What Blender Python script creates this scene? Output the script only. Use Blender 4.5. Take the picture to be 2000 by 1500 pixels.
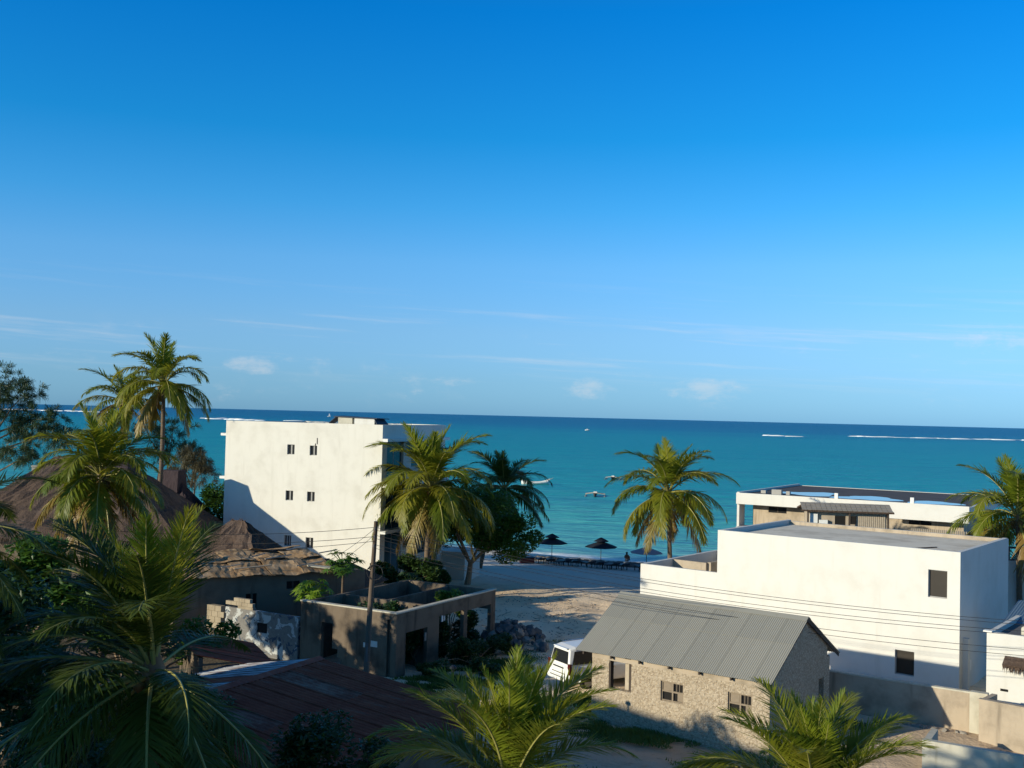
import bpy, math, random
import numpy as np
from mathutils import Vector, Matrix, noise as mnoise
R = math.radians
random.seed(11)
for o in list(bpy.data.objects): bpy.data.objects.remove(o)
S = bpy.context.scene
COL = S.collection

# ------------------------------------------------------------------ camera
cam = bpy.data.cameras.new('camera'); cam_o = bpy.data.objects.new('camera', cam); COL.objects.link(cam_o)
pitch, roll = R(1.677), R(1.4035)
fw = Vector((0, math.cos(pitch), math.sin(pitch))); r0 = Vector((1, 0, 0)); u0 = Vector((0, -math.sin(pitch), math.cos(pitch)))
rt = r0*math.cos(roll)+u0*math.sin(roll); up = -r0*math.sin(roll)+u0*math.cos(roll)
cam_o.matrix_world = Matrix(((rt.x, up.x, -fw.x, 0), (rt.y, up.y, -fw.y, 0), (rt.z, up.z, -fw.z, 12.0), (0, 0, 0, 1)))
cam.sensor_width = 36; cam.lens = 36*2100/2000; cam.clip_start = .1; cam.clip_end = 60000
S.camera = cam_o

# ------------------------------------------------------------------ sun and sky
SUN_EL = 15.2
LD = Vector((.88*math.cos(R(SUN_EL)), .475*math.cos(R(SUN_EL)), -math.sin(R(SUN_EL)))).normalized()   # the way the light travels
sun = bpy.data.lights.new('sun', 'SUN'); sun.energy = 5.0; sun.angle = R(.53); sun.color = (1, .91, .70)
sun_o = bpy.data.objects.new('sun', sun); COL.objects.link(sun_o); sun_o.rotation_euler = LD.to_track_quat('-Z', 'Y').to_euler()
W = bpy.data.worlds.new('World'); S.world = W; W.use_nodes = True
S.view_settings.view_transform = 'Standard'; S.view_settings.look = 'None'
S.view_settings.exposure = .16; S.view_settings.gamma = 1

class NT:
    """small helper to wire shader nodes"""
    def __init__(s, tree): s.t = tree; s.n = tree.nodes; s.l = tree.links
    def add(s, typ, **kw):
        n = s.n.new(typ)
        for k, v in kw.items():
            if k == 'i':
                for a, b in v.items():
                    if isinstance(b, bpy.types.NodeSocket): s.l.new(b, n.inputs[a])
                    else: n.inputs[a].default_value = b
            else: setattr(n, k, v)
        return n
    def math(s, op, a, b=0.0, c=0.0, clamp=False):
        n = s.n.new('ShaderNodeMath'); n.operation = op; n.use_clamp = clamp
        for k, v in enumerate((a, b, c)):
            if isinstance(v, bpy.types.NodeSocket): s.l.new(v, n.inputs[k])
            else: n.inputs[k].default_value = v
        return n.outputs[0]
    def smooth(s, v, a, b, lo=0.0, hi=1.0):
        n = s.n.new('ShaderNodeMapRange'); n.interpolation_type = 'SMOOTHSTEP'; s.l.new(v, n.inputs[0])
        n.inputs[1].default_value = a; n.inputs[2].default_value = b; n.inputs[3].default_value = lo; n.inputs[4].default_value = hi
        return n.outputs[0]
    def mix(s, f, a, b, mode='MIX'):
        n = s.n.new('ShaderNodeMix'); n.data_type = 'RGBA'; n.blend_type = mode
        for k, v in ((0, f), (6, a), (7, b)):
            if isinstance(v, bpy.types.NodeSocket): s.l.new(v, n.inputs[k])
            elif k == 0: n.inputs[0].default_value = v
            else: n.inputs[k].default_value = (*v[:3], 1)
        return n.outputs[2]
    def noise(s, vec, scale, detail=4, rough=.55, dist=0):
        n = s.n.new('ShaderNodeTexNoise'); n.inputs['Scale'].default_value = scale; n.inputs['Detail'].default_value = detail
        n.inputs['Roughness'].default_value = rough; n.inputs['Distortion'].default_value = dist
        if vec is not None: s.l.new(vec, n.inputs['Vector'])
        return n.outputs[0]
    def mapping(s, vec, sc=(1, 1, 1), rot=(0, 0, 0), loc=(0, 0, 0)):
        n = s.n.new('ShaderNodeMapping'); s.l.new(vec, n.inputs[0]); n.inputs['Scale'].default_value = sc
        n.inputs['Rotation'].default_value = rot; n.inputs['Location'].default_value = loc
        return n.outputs[0]
    def ramp(s, v, stops, interp='LINEAR'):
        n = s.n.new('ShaderNodeValToRGB'); s.l.new(v, n.inputs[0]); e = n.color_ramp.elements; n.color_ramp.interpolation = interp
        while len(e) < len(stops): e.new(.5)
        for k, (p, c) in enumerate(stops): e[k].position = p; e[k].color = (*c[:3], 1)
        return n.outputs[0]

def build_world():
    t = NT(W.node_tree); t.n.clear()
    out = t.add('ShaderNodeOutputWorld'); bg = t.add('ShaderNodeBackground')
    sky = t.add('ShaderNodeTexSky'); sky.sky_type = 'NISHITA'; sky.sun_disc = False
    sky.sun_elevation = R(SUN_EL); sky.sun_rotation = math.atan2(-LD.x, -LD.y); sky.altitude = 10
    sky.air_density = 1.0; sky.dust_density = .25; sky.ozone_density = 3.0
    co = t.add('ShaderNodeTexCoord').outputs['Generated']
    sep = t.add('ShaderNodeSeparateXYZ', i={0: co}); x, y, z = sep.outputs
    # richer blue, as the phone camera renders it: the same at every azimuth
    grade = t.ramp(t.math('MULTIPLY', z, 1.0, clamp=True), SKY_GRADE)
    col = t.mix(1.0, sky.outputs[0], grade, 'MULTIPLY')
    # clouds: low small cumulus and thin cirrus streaks, by direction
    az = t.math('ARCTAN2', x, y); el = t.math('ARCSINE', z)
    cv = t.add('ShaderNodeCombineXYZ', i={0: az, 1: t.math('MULTIPLY', el, 2.2), 2: 0.0}).outputs[0]
    n1 = t.noise(cv, 48, 8, .68); n2 = t.noise(cv, 9, 4)
    m = None
    for a0, e0, wa, we, st in CLOUDS:
        d = t.math('ADD', t.math('POWER', t.math('DIVIDE', t.math('SUBTRACT', az, a0), wa), 2), t.math('POWER', t.math('DIVIDE', t.math('SUBTRACT', el, e0), we), 2))
        k = t.math('MULTIPLY', t.math('SUBTRACT', 1.0, d, clamp=True), st)
        m = k if m is None else t.math('MAXIMUM', m, k)
    cum = t.smooth(t.math('ADD', m, t.math('MULTIPLY', t.math('SUBTRACT', n1, .5), 2.6)), .35, 1.5)
    cum = t.math('MULTIPLY', cum, t.smooth(m, 0.0, .3))
    band = t.math('MULTIPLY', t.smooth(el, .0, .02), t.smooth(el, .05, .09, 1, 0))
    gen = t.math('MULTIPLY', t.math('MULTIPLY', t.smooth(n2, .52, .75), t.smooth(n1, .45, .75)), band)
    sv = t.add('ShaderNodeCombineXYZ', i={0: t.math('MULTIPLY', az, 1.0), 1: t.math('ADD', t.math('MULTIPLY', el, 22.0), t.math('MULTIPLY', az, 0.9)), 2: 3.0}).outputs[0]
    cir = t.math('MULTIPLY', t.smooth(t.noise(sv, 4.5, 5, .6), .5, .8), t.math('MULTIPLY', t.smooth(el, .02, .05), t.smooth(el, .07, .14, 1, 0)))
    cl = t.math('ADD', t.math('ADD', t.math('MULTIPLY', cum, .30), t.math('MULTIPLY', gen, .35)), t.math('MULTIPLY', cir, .3), clamp=True)
    col = t.mix(cl, col, CLOUD_COL)
    t.l.new(col, bg.inputs[0]); bg.inputs[1].default_value = SKY_STRENGTH
    t.l.new(bg.outputs[0], out.inputs[0])
SKY_STRENGTH = .1
SKY_GRADE = [(0.0, (.40, .93, 2.1)), (.03, (.49, .93, 1.77)), (.077, (.64, 1.03, 1.62)), (.139, (.58, 1.16, 1.70)), (.188, (.31, 1.15, 1.73)), (.251, (.09, 1.06, 1.70)), (.356, (.02, .98, 1.82)), (.62, (.42, .80, 1.15)), (1.0, (.6, .8, 1.0))]
CLOUD_COL = (7.5, 7.2, 7.0)
CLOUDS = [(-.238, .040, .030, .012, 1.25), (.070, .026, .032, .014, 1.1), (.180, .028, .05, .014, 1.1), (-.057, .030, .03, .008, .8), (.44, .075, .08, .016, .8), (-.2, .046, .06, .006, .6)]
build_world()

# ------------------------------------------------------------------ materials
def mat(name, build, rough=.8, spec=.3):
    m = bpy.data.materials.new(name); m.use_nodes = True; t = NT(m.node_tree)
    b = t.n['Principled BSDF']; b.inputs['Roughness'].default_value = rough; b.inputs['Specular IOR Level'].default_value = spec
    build(t, b); return m
def obco(t): return t.add('ShaderNodeTexCoord').outputs['Object']
def setc(t, b, c):
    if isinstance(c, bpy.types.NodeSocket): t.l.new(c, b.inputs['Base Color'])
    else: b.inputs['Base Color'].default_value = (*c, 1)
def bump(t, b, h, st=.4, dist=.02):
    n = t.add('ShaderNodeBump', i={'Height': h, 'Strength': st, 'Distance': dist}); t.l.new(n.outputs[0], b.inputs['Normal'])
def plain(name, c, rough=.7, var=.12, sc=3.0, spec=.3, bst=.0, metal=0):
    def f(t, b):
        v = obco(t); n = t.noise(v, sc, 5)
        setc(t, b, t.mix(n, [k*(1-var) for k in c], [min(1, k*(1+var)) for k in c])); b.inputs['Metallic'].default_value = metal
        if bst: bump(t, b, t.noise(v, sc*8, 4), bst)
    return mat(name, f, rough, spec)
def plaster(name, c, dirt, amt=.5, sc=1.0):
    """painted or bare render: blotches, rain streaks that run down, fine grain"""
    def f(t, b):
        v = obco(t)
        blot = t.smooth(t.noise(v, .8*sc, 6, .6), .42, .75)
        st = t.smooth(t.noise(t.mapping(v, (2.2*sc, 2.2*sc, .22*sc)), 1.0, 5, .6), .5, .78)
        k = t.math('MULTIPLY', t.math('MAXIMUM', blot, st), amt)
        sp = t.smooth(t.noise(v, 5*sc, 3), .66, .78)
        c1 = t.mix(k, c, dirt); c1 = t.mix(t.math('MULTIPLY', sp, amt*.5), c1, dirt)
        setc(t, b, c1); bump(t, b, t.noise(v, 14, 5, .65), .25, .02)
    return mat(name, f, .9, .15)
M = {}
M['white_paint'] = plaster('white_paint', (.66, .635, .56), (.47, .44, .37), .45)
M['white_wash'] = plaster('white_wash', (.62, .605, .555), (.49, .465, .40), .4)
M['white_trim'] = plain('white_trim', (.70, .69, .64), .7, .05)
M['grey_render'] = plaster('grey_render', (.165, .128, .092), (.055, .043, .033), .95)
M['grey_roof'] = plaster('grey_roof', (.72, .64, .50), (.44, .37, .27), .8, .6)
M['tan_render'] = plaster('tan_render', (.42, .345, .255), (.19, .155, .112), .8)
M['brown_wall'] = plaster('brown_wall', (.20, .155, .11), (.09, .07, .05), .7)
M['pale_block'] = plaster('pale_block', (.50, .47, .38), (.32, .29, .22), .7, 1.6)
M['wall_block'] = plaster('wall_block', (.36, .30, .215), (.20, .16, .11), .7, 1.6)
M['dark_glass'] = plain('dark_glass', (.018, .02, .022), .12, .2, 1, .5)
M['dark_hole'] = plain('dark_hole', (.012, .011, .01), .9)
M['brown_panel'] = plain('brown_panel', (.022, .017, .012), .5, .3, 2)
M['blue_glass'] = plain('blue_glass', (.02, .06, .08), .1, .2, 1, .6)
M['window_frame'] = plain('window_frame', (.30, .29, .27), .5)
M['bleached_wood'] = plain('bleached_wood', (.42, .35, .26), .8, .3, 6)
M['weathered_wood'] = plain('weathered_wood', (.24, .19, .135), .85, .3, 6)
M['dark_wood'] = plain('dark_wood', (.06, .045, .035), .8, .3, 6)
M['navy_cloth'] = plain('navy_cloth', (.010, .014, .022), .9)
M['lilac_cloth'] = plain('lilac_cloth', (.30, .25, .27), .9)
M['dark_plastic'] = plain('dark_plastic', (.012, .016, .024), .5)
M['red_paint'] = plain('red_paint', (.18, .03, .025), .6)
M['car_white'] = plain('car_white', (.72, .72, .69), .28, .03, 2, .5)
M['rubber'] = plain('rubber', (.014, .014, .014), .8)
M['alloy'] = plain('alloy', (.35, .35, .35), .35, .1, 2, .5, 0, .8)
M['light_red'] = plain('light_red', (.07, .006, .006), .15, .1, 2, .6)
M['chrome'] = plain('chrome', (.6, .6, .6), .2, .05, 2, .5, 0, .9)
M['skin'] = plain('skin', (.10, .055, .035), .6)
M['stone'] = plain('stone', (.26, .235, .20), .95, .35, 2.0, .2, .5)
M['hut_stone'] = plain('hut_stone', (.40, .33, .24), .95, .45, 9.0, .1, .4)
M['stone_dark'] = plain('stone_dark', (.13, .125, .12), .95, .4, 2.0, .2, .5)
M['tarp'] = plain('tarp', (.02, .035, .06), .6, .3)
M['blue_tin'] = plain('blue_tin', (.09, .15, .22), .55, .25, 1.5)
M['bark_palm'] = mat('bark_palm', lambda t, b: (setc(t, b, t.mix(t.noise(t.mapping(obco(t), (3, 3, 9)), 1, 4), (.07, .05, .034), (.20, .15, .105))),
                     bump(t, b, t.noise(t.mapping(obco(t), (1, 1, 12)), 1.2, 2), .6, .05)), .95)
M['bark_tree'] = mat('bark_tree', lambda t, b: (setc(t, b, t.mix(t.noise(t.mapping(obco(t), (6, 6, 1.5)), 1, 4), (.12, .08, .05), (.34, .25, .16))),
                     bump(t, b, t.noise(t.mapping(obco(t), (6, 6, 1.2)), 1.2, 4), .6, .05)), .95)
M['pole_wood'] = mat('pole_wood', lambda t, b: (setc(t, b, t.mix(t.noise(t.mapping(obco(t), (20, 20, .8)), 1, 4), (.06, .042, .03), (.20, .15, .11))),), .9)
M['wire'] = plain('wire', (.03, .03, .03), .6)

def leafmat(name, cols, trans, tf=.35, rough=.45, spec=.35):
    def f(t, b):
        rnd = t.add('ShaderNodeObjectInfo').outputs['Random']; v = obco(t)
        k = t.math('ADD', t.math('MULTIPLY', rnd, .6), t.math('MULTIPLY', t.noise(v, 1.3, 3), .5), clamp=True)
        c = t.ramp(k, [(i/(len(cols)-1)*.8+.1, c) for i, c in enumerate(cols)])
        setc(t, b, c)
        tr = t.add('ShaderNodeBsdfTranslucent', i={0: t.mix(.5, c, trans)})
        mx = t.add('ShaderNodeMixShader', i={0: tf, 1: b.outputs[0], 2: tr.outputs[0]})
        t.l.new(mx.outputs[0], t.n['Material Output'].inputs[0])
    return mat(name, f, rough, spec)
M['frond'] = leafmat('frond', [(.075, .13, .012), (.15, .185, .014), (.25, .225, .02)], (.48, .46, .03), .45)
M['frond_shaded'] = leafmat('frond_shaded', [(.035, .062, .008), (.055, .085, .010), (.085, .11, .014)], (.10, .14, .015), .32)  # darker copy of the frond colour, shade put in, for palms out of the sun
M['frond_fresh'] = leafmat('frond_fresh', [(.10, .155, .012), (.19, .225, .018), (.29, .28, .03)], (.52, .50, .04), .45)
M['frond_old'] = leafmat('frond_old', [(.15, .12, .02), (.25, .18, .035), (.26, .16, .05)], (.36, .24, .04), .36)
M['frond_dry'] = leafmat('frond_dry', [(.16, .11, .06), (.22, .16, .09), (.12, .08, .05)], (.2, .14, .07), .15)
M['rachis'] = plain('rachis', (.26, .24, .07), .5, .25, 2)
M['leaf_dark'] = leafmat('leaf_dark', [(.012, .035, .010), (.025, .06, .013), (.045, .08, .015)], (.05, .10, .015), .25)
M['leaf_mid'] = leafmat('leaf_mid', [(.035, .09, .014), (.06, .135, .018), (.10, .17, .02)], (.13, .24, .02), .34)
M['leaf_lime'] = leafmat('leaf_lime', [(.13, .24, .018), (.18, .29, .02), (.24, .33, .03)], (.36, .46, .03), .4)
M['needle'] = leafmat('needle', [(.02, .05, .018), (.04, .075, .024), (.065, .095, .03)], (.06, .11, .03), .25)
M['needle_dry'] = leafmat('needle_dry', [(.05, .055, .025), (.10, .085, .04), (.13, .10, .05)], (.10, .09, .04), .2)
M['grass'] = leafmat('grass', [(.03, .07, .012), (.06, .12, .015), (.13, .16, .03)], (.10, .16, .02), .3)
M['coconut'] = plain('coconut', (.14, .09, .03), .6, .5, 5)

def sandm(t, b):
    v = t.add('ShaderNodeNewGeometry').outputs['Position']
    n1 = t.noise(v, .16, 5, .6); n2 = t.noise(v, 1.1, 6, .65); n3 = t.noise(v, 6, 4, .6)
    c = t.mix(t.smooth(n1, .35, .68), (.78, .57, .36), (.88, .70, .49))
    c = t.mix(t.math('MULTIPLY', t.smooth(n2, .5, .72), .55), c, (.36, .26, .165))
    c = t.mix(t.math('MULTIPLY', t.smooth(n3, .58, .72), .5), c, (.23, .165, .10))
    # tyre tracks that cross the lot
    sep = t.add('ShaderNodeSeparateXYZ', i={0: v}); x, y, z = sep.outputs
    s = t.math('ADD', t.math('MULTIPLY', x, .39), t.math('MULTIPLY', y, .92))
    beach = t.smooth(s, 68, 76)
    c = t.mix(beach, c, (.66, .585, .48))
    wet = t.smooth(s, 97.0, 99.6)
    c = t.mix(wet, c, (.36, .31, .25))
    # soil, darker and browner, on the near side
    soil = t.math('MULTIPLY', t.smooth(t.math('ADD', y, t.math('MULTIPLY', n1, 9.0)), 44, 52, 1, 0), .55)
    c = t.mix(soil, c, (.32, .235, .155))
    # left yards: soil tone darkened to stand in for deep shade under planting
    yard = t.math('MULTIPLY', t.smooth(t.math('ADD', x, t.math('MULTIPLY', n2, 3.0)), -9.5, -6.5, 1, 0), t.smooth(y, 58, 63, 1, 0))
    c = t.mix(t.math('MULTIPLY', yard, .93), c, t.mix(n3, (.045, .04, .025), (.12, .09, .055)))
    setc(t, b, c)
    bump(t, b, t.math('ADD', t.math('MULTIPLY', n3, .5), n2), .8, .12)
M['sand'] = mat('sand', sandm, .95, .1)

def seam(t, b):
    v = t.add('ShaderNodeNewGeometry').outputs['Position']
    sep = t.add('ShaderNodeSeparateXYZ', i={0: v}); x, y, z = sep.outputs
    s0 = t.math('ADD', t.math('MULTIPLY', x, .39), t.math('MULTIPLY', y, .92))
    # a wandering distance from the shore so the colour bands are not ruled lines
    big = t.noise(t.mapping(v, (.0022, .006, 1), (0, 0, R(-23))), 1, 5, .6)
    patch = t.noise(t.mapping(v, (.012, .05, 1), (0, 0, R(-10))), 1, 5, .6)
    fine = t.noise(t.mapping(v, (.10, .42, 1), (0, 0, R(-14))), 1, 5, .65)
    lg = t.math('LOGARITHM', t.math('MAXIMUM', t.math('SUBTRACT', s0, 95), 1.0), 10.0)       # 0 .. 4
    k = t.math('ADD', t.math('MULTIPLY', lg, .25), t.math('MULTIPLY', t.math('SUBTRACT', big, .5), .10))
    c = t.ramp(k, SEA)
    c = t.mix(t.math('MULTIPLY', t.smooth(patch, .42, .68), .5), c, t.mix(1.0, c, (.5, .74, .92), 'MULTIPLY'))
    c = t.mix(t.math('MULTIPLY', t.smooth(fine, .46, .66), t.smooth(lg, 1.0, 3.0, .9, .5)), c, t.mix(1.0, c, (.35, .60, .80), 'MULTIPLY'))
    c = t.mix(t.math('MULTIPLY', t.smooth(fine, .46, .30), t.smooth(lg, 1.2, 3.0, .22, .06)), c, (.45, .62, .62))
    # foam: thin broken lines that run along the shore near it
    fo = t.math('ADD', s0, t.math('MULTIPLY', t.noise(v, .08, 4), 7.0))
    f1 = t.math('MULTIPLY', t.smooth(fo, 102.9, 103.6), t.smooth(fo, 105.4, 108.0, 1, 0))
    foam = t.math('MULTIPLY', f1, t.smooth(t.noise(v, .9, 5, .7), .30, .50))
    c = t.mix(foam, c, (.8, .8, .78))
    setc(t, b, c)
    wv = t.noise(t.mapping(v, (.25, .9, 1), (0, 0, R(-14))), 1, 4, .6)
    w2 = t.noise(t.mapping(v, (.035, .16, 1), (0, 0, R(-16))), 1, 4, .6)
    h = t.math('ADD', t.math('MULTIPLY', wv, .6), t.math('MULTIPLY', w2, 2.4))
    bump(t, b, h, 1.0, 1.0)
SEA = [(0.0, (.46, .52, .43)), (.18, (.26, .48, .48)), (.30, (.13, .46, .45)), (.41, (.09, .48, .42)), (.52, (.012, .36, .37)), (.63, (.001, .31, .345)), (.73, (.001, .27, .335)), (.785, (.001, .18, .305)), (.84, (.001, .15, .28)), (1, (.001, .135, .265))]
M['sea'] = mat('sea', seam, .35, .03)
M['foam'] = plain('foam', (.70, .74, .75), .9, .25, .05)

def thatchm(t, b):
    v = obco(t)
    n = t.noise(t.mapping(v, (9, 9, 1.2)), 1, 5, .7); n2 = t.noise(v, .7, 5, .6); n3 = t.noise(t.mapping(v, (2, 2, 8)), 1, 3)
    c = t.mix(n, (.042, .027, .021), (.155, .108, .08)); c = t.mix(t.math('MULTIPLY', t.smooth(n2, .45, .7), .55), c, (.13, .10, .085))
    c = t.mix(t.math('MULTIPLY', t.smooth(n3, .55, .7), .4), c, (.06, .045, .035))
    setc(t, b, c); bump(t, b, t.math('ADD', n, n3), .9, .08)
M['thatch'] = mat('thatch', thatchm, .95, .1)
def thatch2(t, b):
    v = obco(t); n = t.noise(t.mapping(v, (7, 7, 2)), 1, 5, .7)
    setc(t, b, t.mix(n, (.03, .022, .026), (.095, .072, .075))); bump(t, b, n, .9, .08)
M['thatch_dark'] = mat('thatch_dark', thatch2, .95, .1)
def rustm(t, b):
    v = obco(t); n = t.noise(v, .9, 6, .65); n2 = t.noise(t.mapping(v, (4, .5, 1)), 1, 4); n3 = t.noise(v, .35, 4)
    c = t.mix(t.smooth(n, .35, .7), (.25, .05, .024), (.38, .10, .05)); c = t.mix(t.math('MULTIPLY', t.smooth(n2, .55, .75), .5), c, (.30, .17, .12))
    c = t.mix(t.math('MULTIPLY', t.smooth(n3, .58, .7), .6), c, (.32, .27, .25))
    setc(t, b, c)
M['rust_tin'] = mat('rust_tin', rustm, .7, .3)
def rustp(t, b):
    v = obco(t); n = t.noise(v, .8, 6, .65); n2 = t.noise(t.mapping(v, (5, .5, 1)), 1, 5)
    c = t.mix(t.smooth(n, .35, .65), (.22, .06, .035), (.36, .20, .14)); c = t.mix(t.math('MULTIPLY', t.smooth(n2, .5, .68), .7), c, (.10, .03, .022))
    setc(t, b, c)
M['rust_pale'] = mat('rust_pale', rustp, .75, .3)
def rust2(t, b):
    v = obco(t); n = t.noise(v, 1.2, 6, .65); n2 = t.noise(t.mapping(v, (3, .4, 1)), 1, 5)
    c = t.mix(t.smooth(n, .4, .65), (.30, .185, .09), (.42, .30, .18)); c = t.mix(t.math('MULTIPLY', t.smooth(n2, .5, .72), .7), c, (.15, .09, .05))
    setc(t, b, c); bump(t, b, n2, .5, .05)
M['rust_tan'] = mat('rust_tan', rust2, .9, .2)
def tinm(t, b):
    v = obco(t); rnd = t.add('ShaderNodeObjectInfo').outputs['Random']; n = t.noise(v, .8, 5, .6); n2 = t.noise(t.mapping(v, (6, .6, 1)), 1, 4)
    c = t.mix(n, (.275, .265, .222), (.335, .322, .27)); c = t.mix(t.math('MULTIPLY', rnd, .45), c, (.225, .222, .195))
    c = t.mix(t.math('MULTIPLY', t.smooth(t.noise(v, 2.3, 6, .7), .62, .74), .6), c, (.19, .12, .07))
    c = t.mix(t.math('MULTIPLY', t.smooth(n2, .56, .75), .45), c, (.20, .185, .15))
    setc(t, b, c)
M['grey_tin'] = mat('grey_tin', tinm, .6, .3)
M['pale_tin'] = mat('pale_tin', lambda t, b: setc(t, b, t.mix(t.smooth(t.noise(t.mapping(obco(t), (5, .5, 1)), 1, 5), .45, .62), (.42, .44, .46), (.13, .075, .06))), .5, .4)
def coralm(t, b):
    """rough coral rag wall: lumps of pale stone in darker mortar"""
    v = obco(t)
    vo = t.add('ShaderNodeTexVoronoi', i={'Vector': t.mapping(v, (1, 1, 1.25)), 'Scale': 13.0, 'Randomness': 1.0}); vo.feature = 'F1'
    d = vo.outputs['Distance']; cc = t.add('ShaderNodeSeparateColor', i={0: vo.outputs['Color']}).outputs[0]
    n = t.noise(v, 15, 5, .75); big = t.noise(v, .9, 5, .6)
    st = t.mix(cc, (.34, .27, .19), (.51, .43, .32)); st = t.mix(t.math('MULTIPLY', t.smooth(n, .50, .62), .85), st, (.15, .105, .066))
    c = t.mix(t.math('MULTIPLY', t.smooth(d, .42, .7), .6), st, (.30, .235, .16)); c = t.mix(t.math('MULTIPLY', t.smooth(big, .45, .7), .35), c, (.34, .28, .20))
    setc(t, b, c); bump(t, b, t.math('ADD', t.math('MULTIPLY', d, -.5), t.math('MULTIPLY', n, 1.0)), .8, .035)
M['coral_wall'] = mat('coral_wall', coralm, .95, .1)
def paintedm(t, b):
    """old wall, bare grey with islands of whitewash and blue paint"""
    v = obco(t); n = t.noise(v, 1.7, 5, .6, .6); n2 = t.noise(t.mapping(v, (1, 1, 1), (0, 0, 0), (5, 3, 1)), 2.6, 4, .6, .8); f = t.noise(v, 9, 4)
    c = t.mix(f, (.13, .125, .12), (.25, .235, .21)); c = t.mix(t.smooth(n, .52, .56), c, (.44, .45, .43)); c = t.mix(t.smooth(n2, .57, .60), c, (.06, .08, .11))
    setc(t, b, c)
M['painted_wall'] = mat('painted_wall', paintedm, .9, .15)

# ------------------------------------------------------------------ mesh helpers
class MB:
    """collects shapes, then links them as ONE mesh object"""
    def __init__(s): s.v = []; s.f = []; s.m = []
    def add(s, vs, fs, mi=0):
        o = len(s.v); s.v += [tuple(p) for p in vs]; s.f += [tuple(i+o for i in f) for f in fs]; s.m += [mi]*len(fs)
    def box(s, x0, y0, z0, x1, y1, z1, mi=0):
        s.add([(x0,y0,z0),(x1,y0,z0),(x1,y1,z0),(x0,y1,z0),(x0,y0,z1),(x1,y0,z1),(x1,y1,z1),(x0,y1,z1)],
              [(0,3,2,1),(4,5,6,7),(0,1,5,4),(1,2,6,5),(2,3,7,6),(3,0,4,7)], mi)
    def prism(s, poly, z0, z1, mi=0):
        n = len(poly)
        s.add([(x,y,z0) for x,y in poly]+[(x,y,z1) for x,y in poly], [tuple(reversed(range(n))), tuple(range(n,2*n))]+[(i,(i+1)%n,(i+1)%n+n,i+n) for i in range(n)], mi)
    def slab(s, pts, th, mi=0):
        """polygon in space, given thickness downwards along its normal"""
        p = [Vector(q) for q in pts]; n = (p[1]-p[0]).cross(p[2]-p[0]).normalized(); q = [a-n*th for a in p]; k = len(p)
        s.add(p+q, [tuple(range(k)), tuple(reversed(range(k,2*k)))]+[(i,i+k,(i+1)%k+k,(i+1)%k) for i in range(k)], mi)
    def tube(s, pts, rad, n=8, mi=0, cap=True):
        pts = [Vector(p) for p in pts]; rad = rad if hasattr(rad, '__len__') else [rad]*len(pts); vs = []; fs = []
        for i, p in enumerate(pts):
            d = (pts[min(i+1, len(pts)-1)]-pts[max(i-1, 0)]).normalized()
            a = d.cross(Vector((0, 0, 1)) if abs(d.z) < .95 else Vector((1, 0, 0))).normalized(); b = d.cross(a)
            vs += [p+(a*math.cos(k*2*math.pi/n)+b*math.sin(k*2*math.pi/n))*rad[i] for k in range(n)]
        for i in range(len(pts)-1): fs += [(i*n+k, i*n+(k+1)%n, (i+1)*n+(k+1)%n, (i+1)*n+k) for k in range(n)]
        if cap: fs += [tuple(range(n)), tuple(reversed(range((len(pts)-1)*n, len(pts)*n)))]
        s.add(vs, fs, mi)
    def blob(s, c, r, n=7, m=5, jit=.0, rnd=random, mi=0):
        r = r if hasattr(r, '__len__') else (r, r, r); vs = [(c[0], c[1], c[2]-r[2])]
        for i in range(1, m):
            ph = -math.pi/2+math.pi*i/m
            for k in range(n):
                j = 1+rnd.uniform(-jit, jit); a = 2*math.pi*(k+.5*(i % 2))/n
                vs.append((c[0]+r[0]*j*math.cos(ph)*math.cos(a), c[1]+r[1]*j*math.cos(ph)*math.sin(a), c[2]+r[2]*j*math.sin(ph)))
        vs.append((c[0], c[1], c[2]+r[2])); L = len(vs)-1
        fs = [(0, 1+(k+1) % n, 1+k) for k in range(n)]
        for i in range(m-2):
            fs += [(1+i*n+k, 1+i*n+(k+1) % n, 1+(i+1)*n+(k+1) % n, 1+(i+1)*n+k) for k in range(n)]
        fs += [(L, 1+(m-2)*n+k, 1+(m-2)*n+(k+1) % n) for k in range(n)]
        s.add(vs, fs, mi)
    def lathe(s, prof, c=(0, 0, 0), n=16, mi=0):
        vs = []; fs = []
        for r, z in prof: vs += [(c[0]+r*math.cos(2*math.pi*k/n), c[1]+r*math.sin(2*math.pi*k/n), c[2]+z) for k in range(n)]
        for i in range(len(prof)-1): fs += [(i*n+k, i*n+(k+1) % n, (i+1)*n+(k+1) % n, (i+1)*n+k) for k in range(n)]
        fs += [tuple(reversed(range(n))), tuple(range((len(prof)-1)*n, len(prof)*n))]
        s.add(vs, fs, mi)
    def mesh(s, name, mats, smooth=False):
        me = bpy.data.meshes.new(name); me.from_pydata(s.v, [], s.f)
        for m in (mats if isinstance(mats, (list, tuple)) else [mats]): me.materials.append(m)
        if any(s.m): me.polygons.foreach_set('material_index', s.m)
        if smooth: me.polygons.foreach_set('use_smooth', [True]*len(s.f))
        me.update(); return me
    def build(s, name, mats, parent=None, smooth=False, bevel=0):
        o = bpy.data.objects.new(name, s.mesh(name, mats, smooth)); COL.objects.link(o)
        if parent: o.parent = parent
        if bevel:
            b = o.modifiers.new('bevel', 'BEVEL'); b.width = bevel; b.segments = 2; b.limit_method = 'ANGLE'
        return o
def inst(name, me, parent=None, loc=(0,0,0), rot=(0,0,0), sc=1):
    o = bpy.data.objects.new(name, me); COL.objects.link(o); o.parent = parent; o.location = loc; o.rotation_euler = rot
    o.scale = (sc, sc, sc) if not hasattr(sc, '__len__') else sc
    return o
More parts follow.
